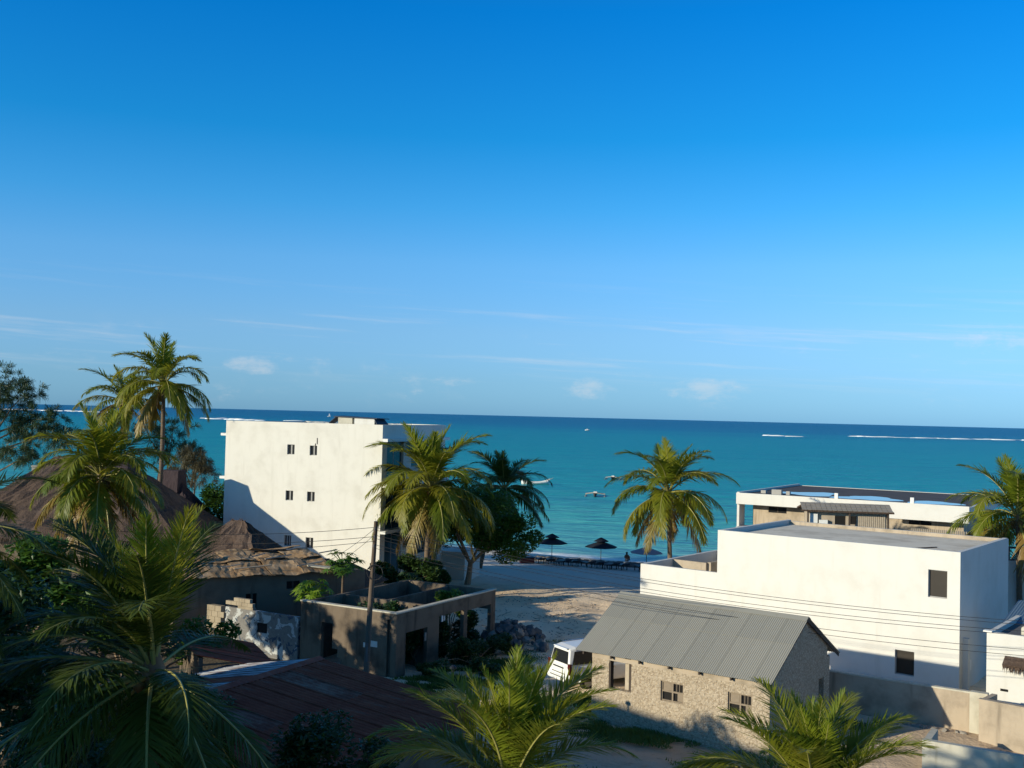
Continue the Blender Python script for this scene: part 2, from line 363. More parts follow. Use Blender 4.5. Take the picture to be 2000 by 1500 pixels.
def tag(o, label=None, cat=None, group=None, kind=None):
    if label: o['label'] = label
    if cat: o['category'] = cat
    if group: o['group'] = group
    if kind: o['kind'] = kind
    return o
def thing(name, label, cat, loc=(0,0,0), rot=0, group=None):
    o = bpy.data.objects.new(name, None); COL.objects.link(o); o.location = loc; o.rotation_euler = (0, 0, rot); o.empty_display_size = .3
    return tag(o, label, cat, group)
def dup(root, loc, rot, label=None):
    r = root.copy(); COL.objects.link(r); r.location = loc; r.rotation_euler = (0, 0, rot)
    if label: r['label'] = label
    for ch in root.children:
        c = ch.copy(); COL.objects.link(c); c.parent = r
        for g in ch.children:
            d = g.copy(); COL.objects.link(d); d.parent = c
    return r
def wall_open(mb, x0, x1, z0, z1, y0, y1, holes, mi=0):
    """wall in the xz plane from y0 (front) to y1 (back) with rectangular through openings (xa,xb,za,zb)"""
    xs = sorted({x0, x1, *[h[0] for h in holes], *[h[1] for h in holes]}); zs = sorted({z0, z1, *[h[2] for h in holes], *[h[3] for h in holes]})
    xs = [x for x in xs if x0 <= x <= x1]; zs = [z for z in zs if z0 <= z <= z1]
    solid = lambda i, j: 0 <= i < len(xs)-1 and 0 <= j < len(zs)-1 and not any(h[0] < (xs[i]+xs[i+1])/2 < h[1] and h[2] < (zs[j]+zs[j+1])/2 < h[3] for h in holes)
    for i in range(len(xs)-1):
        for j in range(len(zs)-1):
            if not solid(i, j): continue
            a, b, c, d = xs[i], xs[i+1], zs[j], zs[j+1]
            mb.add([(a,y0,c),(b,y0,c),(b,y0,d),(a,y0,d)], [(0,1,2,3)], mi); mb.add([(a,y1,c),(b,y1,c),(b,y1,d),(a,y1,d)], [(3,2,1,0)], mi)
            if not solid(i-1, j): mb.add([(a,y0,c),(a,y0,d),(a,y1,d),(a,y1,c)], [(0,1,2,3)], mi)
            if not solid(i+1, j): mb.add([(b,y0,c),(b,y1,c),(b,y1,d),(b,y0,d)], [(0,1,2,3)], mi)
            if not solid(i, j-1): mb.add([(a,y0,c),(a,y1,c),(b,y1,c),(b,y0,c)], [(0,1,2,3)], mi)
            if not solid(i, j+1): mb.add([(a,y0,d),(b,y0,d),(b,y1,d),(a,y1,d)], [(0,1,2,3)], mi)

# ------------------------------------------------------------------ ground and sea
def axis(segs):
    out = []
    for a, b, st in segs: out += list(np.arange(a, b, st))
    return np.array(out+[segs[-1][1]])
def sstep(x, a, b):
    t = np.clip((x-a)/(b-a), 0, 1); return t*t*(3-2*t)
def grid(name, xs, ys, fz, material):
    X, Y = np.meshgrid(xs, ys); Z = fz(X, Y); nx, ny = len(xs), len(ys)
    co = np.stack([X, Y, Z], -1).reshape(-1, 3); i = np.arange((ny-1)*(nx-1)); q = i//(nx-1)*nx+i % (nx-1)
    f = np.stack([q, q+1, q+1+nx, q+nx], -1)
    me = bpy.data.meshes.new(name); me.vertices.add(len(co)); me.vertices.foreach_set('co', co.ravel())
    me.loops.add(f.size); me.loops.foreach_set('vertex_index', f.ravel()); me.polygons.add(len(f))
    me.polygons.foreach_set('loop_start', np.arange(0, f.size, 4)); me.polygons.foreach_set('loop_total', np.full(len(f), 4))
    me.polygons.foreach_set('use_smooth', np.ones(len(f), bool)); me.materials.append(material); me.update(); me.validate()
    o = bpy.data.objects.new(name, me); COL.objects.link(o); return o
rng = np.random.default_rng(5)
WV = [(rng.uniform(.25, 3.2), rng.uniform(0, 6.28), rng.uniform(0, 6.28)) for _ in range(60)]
def ground_base(X, Y):
    s = .39*X+.92*Y
    return -1.15*sstep(s, 66, 95)-1.25*sstep(s, 95, 104)-3*sstep(s, 104, 150)
def ground_z(X, Y):
    s = .39*X+.92*Y; n = 0
    for k, a, ph in WV: n = n+np.sin((X*math.cos(a)+Y*math.sin(a))*k+ph)/(k+.35)
    amp = .016*(1-.75*sstep(s, 70, 84))
    z = ground_base(X, Y)+n*amp
    # two wheel ruts across the lot
    for off in (0, 1.5):
        d = np.abs((Y-62-off)-.10*(X-2)-.8*np.sin(X*.15)); z = z-.045*np.exp(-(d/.16)**2)*(1-sstep(s, 74, 80))
    return z
gx = axis([(-3000, -300, 300), (-300, -60, 20), (-60, -12, 1.5), (-12, 22, .18), (22, 45, .8), (45, 300, 15), (300, 3001, 300)])
gy = axis([(-3000, -300, 300), (-300, -20, 20), (-20, 30, 1.5), (30, 84, .18), (84, 110, .5), (110, 160, 5)])
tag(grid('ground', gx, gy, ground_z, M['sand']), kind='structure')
sx = axis([(-40000, -6000, 4000), (-6000, -600, 600), (-600, -60, 30), (-60, 60, 2), (60, 600, 30), (600, 6000, 600), (6000, 40001, 4000)])
sy = axis([(80, 130, 1.2), (130, 300, 8), (300, 3000, 100), (3000, 42001, 3000)])
def sea_z(X, Y):
    s = .39*X+.92*Y
    w = np.sin(s*.95+.5*np.sin(X*.13)+.3*np.sin(X*.31))*.5+np.sin(s*.37+1+.6*np.sin(X*.07))*.5
    return -2+.10*w*np.exp(-np.clip(s-98, 0, None)/30)
tag(grid('sea', sx, sy, sea_z, M['sea']), kind='structure')
def surf(pts, seed, h=1.15):
    """broken white water where the swell meets the reef"""
    rd = random.Random(seed); mb = MB()
    for (x0, y0), (x1, y1), dens, wdt in pts:
        L = math.hypot(x1-x0, y1-y0); n = int(L/9*dens)
        for _ in range(n):
            k = rd.random(); jx = rd.gauss(0, 1)*wdt
            c = (x0+(x1-x0)*k+rd.uniform(-4, 4), y0+(y1-y0)*k+jx, -2.0)
            mb.blob(c, (rd.uniform(5, 16), rd.uniform(2, 6), rd.uniform(.4, 1)*h), 7, 4, .25, rd)
    return mb
for pts, sd, lab in (([(( -1250, 2420), (-820, 2230), 2.2, 40), ((-820, 2230), (-700, 1950), 1.0, 22), ((-420, 1440), (-330, 1335), .8, 8), ((-330, 1335), (-235, 1318), .6, 5)], 3, 'long broken line of white surf on the reef at the left'),
                     ([((255, 1085), (282, 1058), .8, 3)], 4, 'short white streak of surf left of the long right hand surf line'),
                     ([((385, 1200), (490, 1195), 2.0, 3), ((490, 1195), (640, 1235), 2.6, 5), ((640, 1235), (900, 1320), 2.4, 5)], 5, 'long white line of surf on the reef at the right edge')):
    tag(surf(pts, sd, 2.1 if sd == 3 else 1.15).build('surf', M['foam'], smooth=True), lab, 'surf', kind='stuff')

# ------------------------------------------------------------------ white apartment block, left of centre
def make_window(parent, name, x0, x1, z0, z1, y, bars, glass, frame='window_frame', fw=.03):
    """frame flush in the reveal with `bars` evenly spaced mullions; dark glass behind"""
    m = MB()
    m.box(x0, y, z0, x0+fw, y+.05, z1); m.box(x1-fw, y, z0, x1, y+.05, z1); m.box(x0+fw, y, z0, x1-fw, y+.05, z0+fw); m.box(x0+fw, y, z1-fw, x1-fw, y+.05, z1)
    for k in range(1, bars+1):
        c = x0+(x1-x0)*k/(bars+1); m.box(c-.045, y+.004, z0+fw, c+.045, y+.046, z1-fw)
    f = m.build(name, M[frame], parent)
    g = MB(); xs = [x0+fw]+[x0+(x1-x0)*k/(bars+1) for k in range(1, bars+1)]+[x1-fw]
    for k in range(bars+1):
        g = MB(); g.box(xs[k], y+.02, z0+fw, xs[k+1], y+.03, z1-fw); g.build('pane', M[glass], f)
    return f
T = thing('apartment_building', 'tall plain white block with six small paired windows in its lit wall', 'building', (-19.6, 74.1, 0), R(-20.06))
Wd, Dp, Ht = 12.0, 10.2, 11.18
holes = [(4.89, 5.46, 9.02, 9.69), (6.62, 7.18, 9.02, 9.67), (4.87, 5.45, 5.94, 6.6), (6.52, 7.1, 5.95, 6.6), (4.86, 5.4, 2.9, 3.61), (6.51, 7.09, 2.86, 3.56)]
m = MB(); wall_open(m, 0, Wd, -.6, Ht, 0, .25, holes)
m.box(0, .25, -.6, .25, Dp, Ht-.0); m.box(.25, Dp-.25, -.6, Wd, Dp, Ht)
m.build('wall', M['white_paint'], T)
for i, (a, b, c, d) in enumerate(holes): make_window(T, 'window', a, b, c, d, .10, 2 if i == 4 else 1, 'dark_glass', 'window_frame')
m = MB(); m.box(.25, .25, Ht-.62, Wd-.25, Dp-.25, Ht-.42); m.build('roof_slab', M['grey_roof'], T)
# the side towards the sea lane: three floors of open loggias behind slab edges
m = MB(); m.box(Wd-.25, .25, 10.28, Wd, Dp-.25, Ht)
for z0, z1 in ((7.32, 10.08), (4.3, 7.12), (1.2, 4.1)):
    for y0, y1 in ((.25, .7), (3.2, 4.4), (7.2, 7.9), (9.3, Dp-.25)): m.box(Wd-.25, y0, z0, Wd, y1, z1)
    m.box(Wd-.25, 4.4, z0, Wd, 7.2, z0+1.0)
m.box(Wd-.25, .25, -.6, Wd, Dp-.25, 1.0)
m.build('side_wall', M['white_paint'], T)
for z0, z1 in ((7.32, 10.08), (4.3, 7.12), (1.2, 4.1)):
    for y0, y1, zz in ((.7, 3.2, z0), (4.4, 7.2, z0+1.0), (7.9, 9.3, z0)):
        f = MB(); f.box(Wd-.2, y0, zz, Wd-.14, y0+.07, z1); f.box(Wd-.2, y1-.07, zz, Wd-.14, y1, z1); f.box(Wd-.2, y0+.07, z1-.07, Wd-.14, y1-.07, z1)
        f.box(Wd-.2, (y0+y1)/2-.04, zz, Wd-.14, (y0+y1)/2+.04, z1-.07); f = f.build('side_window', M['window_frame'], T)
        g = MB(); g.box(Wd-.19, y0+.07, zz, Wd-.15, (y0+y1)/2-.04, z1-.07); g.build('pane', M['blue_glass'], f)
        g = MB(); g.box(Wd-.19, (y0+y1)/2+.04, zz, Wd-.15, y1-.07, z1-.07); g.build('pane', M['blue_glass'], f)
for z in (10.08, 7.12, 4.1):
    m = MB(); m.box(Wd-.24, .003, z, Wd+.38, Dp-.003, z+.2); m.build('balcony_slab', M['white_trim'], T)
for z in (10.14, 7.18):
    m = MB(); m.box(-.42, .003, z, -.002, 3.2, z+.17); m.build('balcony_slab', M['white_trim'], T)
m = MB(); m.box(8.5, .35, 10.8, 9.55, 1.6, 11.62); m.box(9.55, .5, 10.8, 9.7, 1.5, 11.5); m.build('stair_hood', M['pale_block'], T)
m = MB(); m.box(9.72, .35, 10.8, 11.2, 1.6, 11.56); m.build('water_tank', M['white_wash'], T)
m = MB(); m.slab([(8.2, .25, 11.68), (11.42, .25, 11.6), (11.55, 1.8, 11.58), (8.1, 1.8, 11.72)], .05)
m.slab([(11.2, .3, 11.58), (11.44, .24, 11.22), (11.5, 1.8, 11.2), (11.22, 1.7, 11.57)], .04); m.slab([(7.7, .5, 11.22), (8.3, .4, 11.66), (8.3, 1.6, 11.66), (7.6, 1.4, 11.2)], .04)
m.build('roof_sheet', M['tarp'], T)
for k, (x, z, l) in enumerate(((7.15, 9.98, .42), (7.02, 9.72, .2))):
    m = MB(); m.box(x, -.02, z-l/2, x+.05, .01, z+l/2); m.build('wall_bracket', M['dark_wood'], T)
m = MB(); m.box(Wd+.02, .5, -.6, Wd+.7, 9.2, .85); m.build('garden_wall', M['white_wash'], T)
m = MB(); m.box(Wd-6, Dp, -1, Wd+1.8, Dp+3, 1.9); m.build('annex', M['white_wash'], T)

# ------------------------------------------------------------------ white house, right
T = thing('white_house', 'large white flat roofed house with a roof terrace behind the grey tin hut', 'building', (10.92, 56.26, 0), R(-37.65))
holes = [(10.68, 11.53, 4.13, 5.39), (9.21, 10.1, .37, 1.51)]
m = MB(); wall_open(m, 0, 12.09, -.3, 6.3, 0, .22, holes); m.box(0, .22, -.3, .22, 8.9, 6.3); m.box(.22, 8.68, -.3, 12.09, 8.9, 6.24)
m.box(11.87, .22, -.3, 12.09, 8.68, 6.3); m.build('wall', M['white_wash'], T)
m = MB(); m.box(.22, .22, 5.7, 11.87, 8.68, 6.06); m.build('roof', M['grey_roof'], T)
m = MB(); m.box(.25, 8.66, 6.06, 11.85, 8.685, 6.243); m.build('roof_kerb', M['tan_render'], T)
for a, b, c, d in holes:
    f = MB(); f.box(a, .12, c, a+.04, .2, d); f.box(b-.04, .12, c, b, .2, d); f.box(a+.04, .12, c, b-.04, .2, c+.04); f.box(a+.04, .12, d-.04, b-.04, .2, d)
    f = f.build('window', M['window_frame'], T); g = MB(); g.box(a+.04, .15, c+.04, b-.04, .17, d-.04); g.build('pane', M['brown_panel'], f)
m = MB(); m.tube([(8.6, .9, 6.075), (9.1, 1.5, 6.075), (9.6, 2.0, 6.09), (10.1, 3.3, 6.075)], .035, 6); m.build('roof_pipe', M['dark_wood'], T)
# terrace block, lower, on the left
m = MB(); m.box(-4.6, 0, -.3, -.002, .2, 4.08); m.box(-4.6, .2, -.3, -4.4, 8.9, 4.08); m.box(-4.4, 8.7, -.3, -.002, 8.9, 4.08); m.build('terrace_wall', M['white_wash'], T)
m = MB(); m.box(-4.4, .2, 3.0, -.002, 8.7, 3.25); m.build('terrace_floor', M['tan_render'], T)
m = MB(); m.box(-2.3, 3.4, 3.25, -2.1, 8.7, 4.07); m.build('terrace_partition', M['tan_render'], T)
m = MB(); m.box(-4.39, 3.2, 3.25, -2.3, 3.4, 4.05); m.build('terrace_partition', M['tan_render'], T)
m = MB(); m.box(12.09, .55, -.3, 12.33, .85, 2.35); m.build('pilaster', M['white_wash'], T)
m = MB(); m.box(12.10, .9, .82, 12.26, 1.35, 1.3); m.build('meter_box', M['white_trim'], T)

# ------------------------------------------------------------------ stone hut with tin roof
HR = R(-36.8)
T = thing('stone_hut', 'coral stone hut with a grey corrugated tin gable roof', 'hut', (2.83, 43.39, 0), HR)
LX, LY, EZ, RZ = 8.25, 6.9, 2.70, 4.58
wx0, wx1, wy0, wy1 = .62, 8.12, .25, 6.15
holes = [(1.40-0, 2.42, 1.34, 2.44), (3.72, 4.68, 1.29, 2.03), (6.5, 7.44, 1.30, 2.09)]
m = MB(); wall_open(m, wx0, wx1, -.2, EZ-.02, wy0, wy0+.28, holes)
m.build('front_wall', M['coral_wall'], T)
m = MB(); m.box(wx0, wy1-.28, -.2, wx1, wy1, EZ); m.build('back_wall', M['coral_wall'], T)
def zroof(y): return EZ+(RZ-EZ)*(1-abs(y-LY/2)/(LY/2))
for x0, x1 in ((wx0, wx0+.28), (wx1-.28, wx1)):
    m = MB(); ys = [wy0+.28, LY/2, wy1-.28]; h = [zroof(y)-.06 for y in ys]
    right = x1 > 5
    dy0, dy1, dz = 5.0, 5.55, 1.95       # small doorway towards the back
    if right:
        P = lambda y, z, x: (x, y, z)
        for a, b, c0, c1, e0, e1 in ((ys[0], LY/2, -.2, -.2, h[0], h[1]), (LY/2, dy0, -.2, -.2, h[1], zroof(dy0)-.06), (dy0, dy1, dz, dz, zroof(dy0)-.06, zroof(dy1)-.06), (dy1, ys[2], -.2, -.2, zroof(dy1)-.06, h[2])):
            m.add([(x0,a,c0),(x1,a,c0),(x1,b,c1),(x0,b,c1),(x0,a,e0),(x1,a,e0),(x1,b,e1),(x0,b,e1)], [(0,3,2,1),(4,5,6,7),(0,1,5,4),(1,2,6,5),(2,3,7,6),(3,0,4,7)])
    else:
        for a, b, e0, e1, lo in ((ys[0], .75, h[0], zroof(.75)-.06, -.2), (.75, 2.9, zroof(.75)-.06, zroof(2.9)-.06, 2.25), (2.9, LY/2, zroof(2.9)-.06, h[1], -.2), (LY/2, ys[2], h[1], h[2], -.2)):
            m.add([(x0,a,lo),(x1,a,lo),(x1,b,lo),(x0,b,lo),(x0,a,e0),(x1,a,e0),(x1,b,e1),(x0,b,e1)], [(0,3,2,1),(4,5,6,7),(0,1,5,4),(1,2,6,5),(2,3,7,6),(3,0,4,7)])
    m.build('gable_wall', M['coral_wall'], T)
m = MB(); m.box(wx0, wy0-.015, 2.44, wx1, wy0-.001, 2.66); m.build('ring_beam', M['tan_render'], T)
rs = random.Random(14); m = MB()
for i in range(1500):
    x = rs.uniform(wx0+.05, wx1-.05); z = rs.uniform(0, 2.4); r_ = rs.uniform(.025, .075)
    if any(a-r_ < x < b+r_ and c-r_ < z < d+r_ for a, b, c, d in holes): continue
    m.blob((x, wy0+.004, z), (r_*rs.uniform(1, 1.5), .022, r_), 6, 3, .25, rs)
m.build('wall_stone', M['hut_stone'], T)['kind'] = 'stuff'
# empty opening with jamb boards, and two four light wooden windows
a, b, c, d = holes[0]
m = MB(); m.box(a, wy0+.02, c, a+.07, wy0+.25, d); m.build('jamb', M['dark_wood'], T)
m = MB(); m.box(b-.2, wy0+.16, c, b, wy0+.25, d); m.build('jamb', M['dark_wood'], T)
m = MB(); m.box(b-.45, wy0+.3, .0, b-.2, wy0+.4, d); m.build('inner_post', M['bleached_wood'], T)
for a, b, c, d in holes[1:]:
    f = MB(); y = wy0+.06; mx, mz = (a+b)/2, (c+d)/2
    f.box(a, y, c, a+.05, y+.08, d); f.box(b-.05, y, c, b, y+.08, d); f.box(a+.05, y, d-.05, b-.05, y+.08, d); f.box(a+.05, y, c, b-.05, y+.08, c+.04)
    f.box(mx-.03, y, c+.04, mx+.03, y+.08, d-.05); f.box(a+.05, y+.002, mz-.03, mx-.03, y+.078, mz+.03); f.box(mx+.03, y+.002, mz-.03, b-.05, y+.078, mz+.03)
    f = f.build('window', M['weathered_wood'], T)
    for x in (mx+.15, mx+.27): g = MB(); g.box(x, y+.03, mz+.03, x+.02, y+.05, d-.05); g.build('window_bar', M['weathered_wood'], f)
    g = MB(); g.box(a+.07, y+.03, mz+.03, mx-.05, y+.06, d-.06); g.build('shutter', M['weathered_wood'], f)
    g = MB(); g.box(mx+.2, y+.03, c+.05, b-.06, y+.06, mz-.04); g.build('shutter', M['weathered_wood'], f)
    g = MB(); g.box(a+.05, y+.065, c+.04, b-.05, y+.078, d-.05); g.build('pane', M['dark_hole'], f)
# corrugated sheets: two rows on each slope, lapped
def corr(w, l, pitch=.085, amp=.010, th=.006, per=6, taper=0):
    mb = MB(); n = int(round(w/pitch))*per; vs = []; fs = []
    for i in range(n+1):
        x = w*i/n; z = amp*math.cos(2*math.pi*i/per)
        vs += [(x, 0, z), (x, l, z)]
    for i in range(n): fs.append((2*i, 2*i+2, 2*i+3, 2*i+1))
    k = len(vs); vs += [(x, y, z-th) for x, y, z in vs]; fs += [tuple(reversed([j+k for j in f])) for f in fs]
    for i in range(n): fs += [(2*i, 2*i+k, 2*i+2+k, 2*i+2), (2*i+1, 2*i+3, 2*i+3+k, 2*i+1+k)]
    fs += [(0, 1, 1+k, k), (2*n, 2*n+k, 2*n+1+k, 2*n+1)]
    mb.add(vs, fs); return mb
SL = math.hypot(LY/2, RZ-EZ); TH = math.atan2(RZ-EZ, LY/2); ns = 11; sw = LX/ns
low = corr(sw+.06, SL*.60).mesh('roof_sheet', M['grey_tin'], False); hi = corr(sw+.06, SL*.44).mesh('roof_sheet', M['grey_tin'], False)
for side in (0, 1):
    for i in range(ns):
        for j, me in ((0, low), (1, hi)):
            o = inst('roof_sheet', me, T); d = 0 if j == 0 else SL*.565; jit = random.uniform(-.03, .0) if j == 0 else 0
            zz = .012*j+.004*(i % 2); d += jit
            if side == 0:
                o.location = (i*sw-.02, d*math.cos(TH), EZ+d*math.sin(TH)+zz); o.rotation_euler = (TH, 0, random.uniform(-.002, .002))
            else:
                o.location = ((i+1)*sw+.02, LY-d*math.cos(TH), EZ+d*math.sin(TH)+zz); o.rotation_euler = (TH, 0, math.pi)
m = MB(); m.slab([(-.05, LY/2-.24, RZ-.09), (LX+.03, LY/2-.24, RZ-.09), (LX+.03, LY/2, RZ+.04), (-.05, LY/2, RZ+.04)], .008)
m.slab([(-.05, LY/2, RZ+.04), (LX+.03, LY/2, RZ+.04), (LX+.03, LY/2+.24, RZ-.09), (-.05, LY/2+.24, RZ-.09)], .008); m.build('ridge_cap', M['grey_tin'], T)
for i in range(7):
    x = .3+i*(LX-.6)/6
    m = MB(); m.box(x-.03, .06, EZ-.17+.02, x+.03, .5, EZ-.02+.0); m.build('rafter_end', M['dark_wood'], T)
for ys in ((0, LY/2), (LY, LY/2)):
    m = MB(); x = LX-.06; (a, b) = ys; m.add([(x,a,EZ-.15),(x+.04,a,EZ-.15),(x+.04,b,RZ-.15),(x,b,RZ-.15),(x,a,EZ-.03),(x+.04,a,EZ-.03),(x+.04,b,RZ-.03),(x,b,RZ-.03)], [(0,3,2,1),(4,5,6,7),(0,1,5,4),(1,2,6,5),(2,3,7,6),(3,0,4,7)])
    m.build('barge_board', M['dark_wood'], T)
m = MB(); m.box(.5, 1.2, -.1, 7.9, 5.9, .03); m.build('hut_floor', M['grey_render'], T)

# ------------------------------------------------------------------ roofless concrete ruin, centre
T = thing('unfinished_house', 'roofless grey concrete house shell with plants growing inside its walls', 'ruin', (-4.94, 48.82, 0), R(59.9))
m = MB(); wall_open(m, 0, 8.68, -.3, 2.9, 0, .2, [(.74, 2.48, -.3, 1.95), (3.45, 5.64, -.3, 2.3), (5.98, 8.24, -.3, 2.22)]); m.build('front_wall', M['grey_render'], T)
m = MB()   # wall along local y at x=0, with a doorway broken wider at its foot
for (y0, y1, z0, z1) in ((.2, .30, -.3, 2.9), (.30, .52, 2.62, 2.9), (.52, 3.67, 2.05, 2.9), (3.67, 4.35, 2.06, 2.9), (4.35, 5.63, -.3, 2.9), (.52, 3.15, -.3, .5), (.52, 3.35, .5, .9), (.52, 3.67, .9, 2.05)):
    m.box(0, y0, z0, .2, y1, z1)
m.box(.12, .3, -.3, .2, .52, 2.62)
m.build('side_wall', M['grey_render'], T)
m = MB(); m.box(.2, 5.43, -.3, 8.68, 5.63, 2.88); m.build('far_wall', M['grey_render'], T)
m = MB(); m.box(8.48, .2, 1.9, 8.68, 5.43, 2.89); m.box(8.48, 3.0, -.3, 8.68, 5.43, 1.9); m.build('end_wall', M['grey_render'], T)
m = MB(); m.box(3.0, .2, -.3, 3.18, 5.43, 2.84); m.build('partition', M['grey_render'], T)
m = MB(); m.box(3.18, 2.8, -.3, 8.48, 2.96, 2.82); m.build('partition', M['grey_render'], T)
m = MB(); m.box(-.03, -.03, 2.9, 8.72, .24, 2.96); m.box(-.03, .24, 2.9, .23, 5.66, 2.96); m.build('coping', M['pale_block'], T)
m = MB(); m.box(3.62, -.04, 2.02, 3.74, 0, 2.3); m.box(3.84, -.04, 2.04, 3.90, 0, 2.27); m.build('wall_notice', M['white_trim'], T)
m = MB(); m.box(2.2, -.05, 1.35, 2.34, -.001, 1.72); m.build('fuse_box', M['stone'], T)
m = MB(); m.box(-.006, 1.05, 1.28, -.001, 1.5, 1.55); m.box(-.006, 1.62, 1.2, -.001, 1.85, 1.42); m.build('plaster_patch', M['white_wash'], T)

# old painted wall that runs on from the ruin
T = thing('painted_wall', 'old grey wall daubed with white and blue paint left of the concrete shell', 'wall', (-9.83, 51.83, 0), R(149.9))
holes2 = [(1.95, 2.62, 1.1, 1.58)]
m = MB(); wall_open(m, 0, 4.75, -.3, 2.12, 0, .2, holes2); m.build('wall', M['painted_wall'], T)
f = MB(); a, b, c, d = holes2[0]
for x in (a, a+.2, a+.42, b-.05): f.box(x, .05, c, x+.05, .12, d)
f.box(a, .051, (c+d)/2-.02, b, .119, (c+d)/2+.02); f = f.build('window', M['bleached_wood'], T); g = MB(); g.box(a, .13, c, b, .15, d); g.build('pane', M['dark_hole'], f)
m = MB(); m.box(2.9, .0, 2.122, 3.9, .22, 2.24); m.build('coping', M['wall_block'], T)
for i in range(5):
    for j in range(2):
        m = MB(); x = 2.95+i*.36+.18*j; m.box(x, .01, 2.245+.19*j, x+.345, .2, 2.425+.19*j)
        if i < 5-2*j: m.build('block', M['wall_block'], T)
for i in range(6):
    for j in range(4):
        m = MB(); x = 4.76+i*.42+.2*(j % 2); w = .40
        m.box(x, random.uniform(0, .03), 1.0+j*.28, x+w, .3, 1.27+j*.28); m.build('block', M['wall_block'], T)
m = MB(); m.box(4.76, .02, -.3, 7.45, .28, .99); m.build('plinth', M['grey_render'], T)

# ------------------------------------------------------------------ old house with the sagging rusty roof
T = thing('old_house', 'old brown house under a sagging patched rusty tin roof', 'house', (-14.4, 55, 0), R(30.26))
holes = [(3.29, 4.02, 2.6, 3.02), (1.14, 1.42, 1.6, 2.5), (1.5, 1.72, 1.6, 2.5)]
m = MB(); wall_open(m, -2.5, 7.7, -.3, 3.42, 0, .2, holes)
m.box(-2.5, .2, -.3, -2.3, 5, 3.42); m.box(7.5, .2, -.3, 7.7, 3.4, 3.3); m.box(-2.3, 4.8, -.3, 7.5, 5, 3.4); m.build('wall', M['brown_wall'], T)
for a, b, c, d in holes: make_window(T, 'window', a, b, c, d, .08, 1 if b-a > .5 else 0, 'dark_hole', 'dark_wood')
rd = random.Random(4)
def sag_sheet(x0, x1, y0, y1, z0, z1, mat_, seed, amp=.07, th=.02, nx=10, ny=6):
    rr = random.Random(seed); mb = MB(); P = []
    ph = [rr.uniform(0, 6) for _ in range(4)]
    for i in range(nx+1):
        for j in range(ny+1):
            u, v = i/nx, j/ny
            z = z0+(z1-z0)*v+amp*(math.sin(u*5+ph[0])*.6+math.sin(v*4+u*3+ph[1])*.5)+rr.uniform(-.02, .02)
            P.append((x0+(x1-x0)*u+rr.uniform(-.04, .04), y0+(y1-y0)*v+rr.uniform(-.05, .05), z))
    top = [(i*(ny+1)+j, (i+1)*(ny+1)+j, (i+1)*(ny+1)+j+1, i*(ny+1)+j+1) for i in range(nx) for j in range(ny)]; k = len(P)
    rim = [i*(ny+1) for i in range(nx+1)]+[nx*(ny+1)+j for j in range(1, ny+1)]+[i*(ny+1)+ny for i in range(nx-1, -1, -1)]+[j for j in range(ny-1, 0, -1)]
    mb.add(P+[(x, y, z-th) for x, y, z in P], top+[tuple(reversed([a+k for a in f])) for f in top]+[(rim[i], rim[i]+k, rim[(i+1) % len(rim)]+k, rim[(i+1) % len(rim)]) for i in range(len(rim))]); return mb
for i, x in enumerate((-2.7, -1.0, .7, 2.4, 4.1)):
    sag_sheet(x, x+1.85, -.38, 2.3, 3.46+.012*(i % 2), 3.95, None, i).build('roof_sheet', M['rust_tan'], T)
    sag_sheet(x, x+1.85, 1.9, 4.4, 3.93+.015*(i % 2), 4.05+.08*(i % 3), None, 20+i, .10).build('roof_sheet', M['rust_tan'], T)
sag_sheet(2.6, 5.4, 4.0, 5.6, 4.3, 4.0, None, 44, .10).build('roof_sheet', M['rust_tan'], T)
for i in range(9):
    m = MB(); x = -2+i*.95+rd.uniform(-.3, .3); y = rd.uniform(.2, 2.6); a = rd.uniform(-.5, .9); l = rd.uniform(.8, 2.0); z = 3.66+.2*y
    m.tube([(x, y, z), (x+l*math.cos(a), y+l*.4*math.sin(a), z+.12)], .035, 5); m.build('roof_weight', M['bleached_wood'], T)
for i in range(9):
    m = MB(); x = -.9+i*.17; m.tube([(x, 2.2, 4.05), (x-.3, 2.9, 4.3)], .025, 5); m.build('lath', M['dark_wood'], T)
m = MB(); m.slab([(4.6, .5, 3.72), (5.9, -.3, 3.58), (6.0, .1, 3.62), (4.7, .9, 3.76)], .06); m.build('roof_board', M['pale_block'], T)
# shed with a dark gable right behind it
T = thing('rear_shed', 'low shed with tan tin ridge behind the sagging rusty roof', 'shed', (-12.6, 62.5, -.55), R(-18))
m = MB(); m.prism([(0, 0), (4.6, 0), (4.6, 3), (0, 3)], -.3, 2.7); m.build('wall', M['brown_wall'], T)
m = MB(); m.slab([(-.2, -.3, 2.65), (4.8, -.3, 2.65), (3.2, 1.5, 3.75), (1.2, 1.5, 3.75)], .04); m.slab([(4.8, -.3, 2.65), (4.8, 3.3, 2.65), (3.2, 1.5, 3.75)], .04); m.build('roof', M['thatch'], T)
m = MB(); m.slab([(4.8, 3.3, 2.65), (-.2, 3.3, 2.65), (1.2, 1.5, 3.76), (3.2, 1.5, 3.76)], .04); m.slab([(-.2, 3.3, 2.65), (-.2, -.3, 2.65), (1.2, 1.5, 3.76)], .04); m.build('rear_roof', M['rust_tan'], T)

# ------------------------------------------------------------------ red roofed house in the near shade
ridge = Vector((-.27, -.963, 0))  # unused direction kept close to the house axis
T = thing('red_roof_house', 'low house with a dark red rusty tin roof and a pale left slope', 'house', (-.65, 35.33, 0), R(62.4))
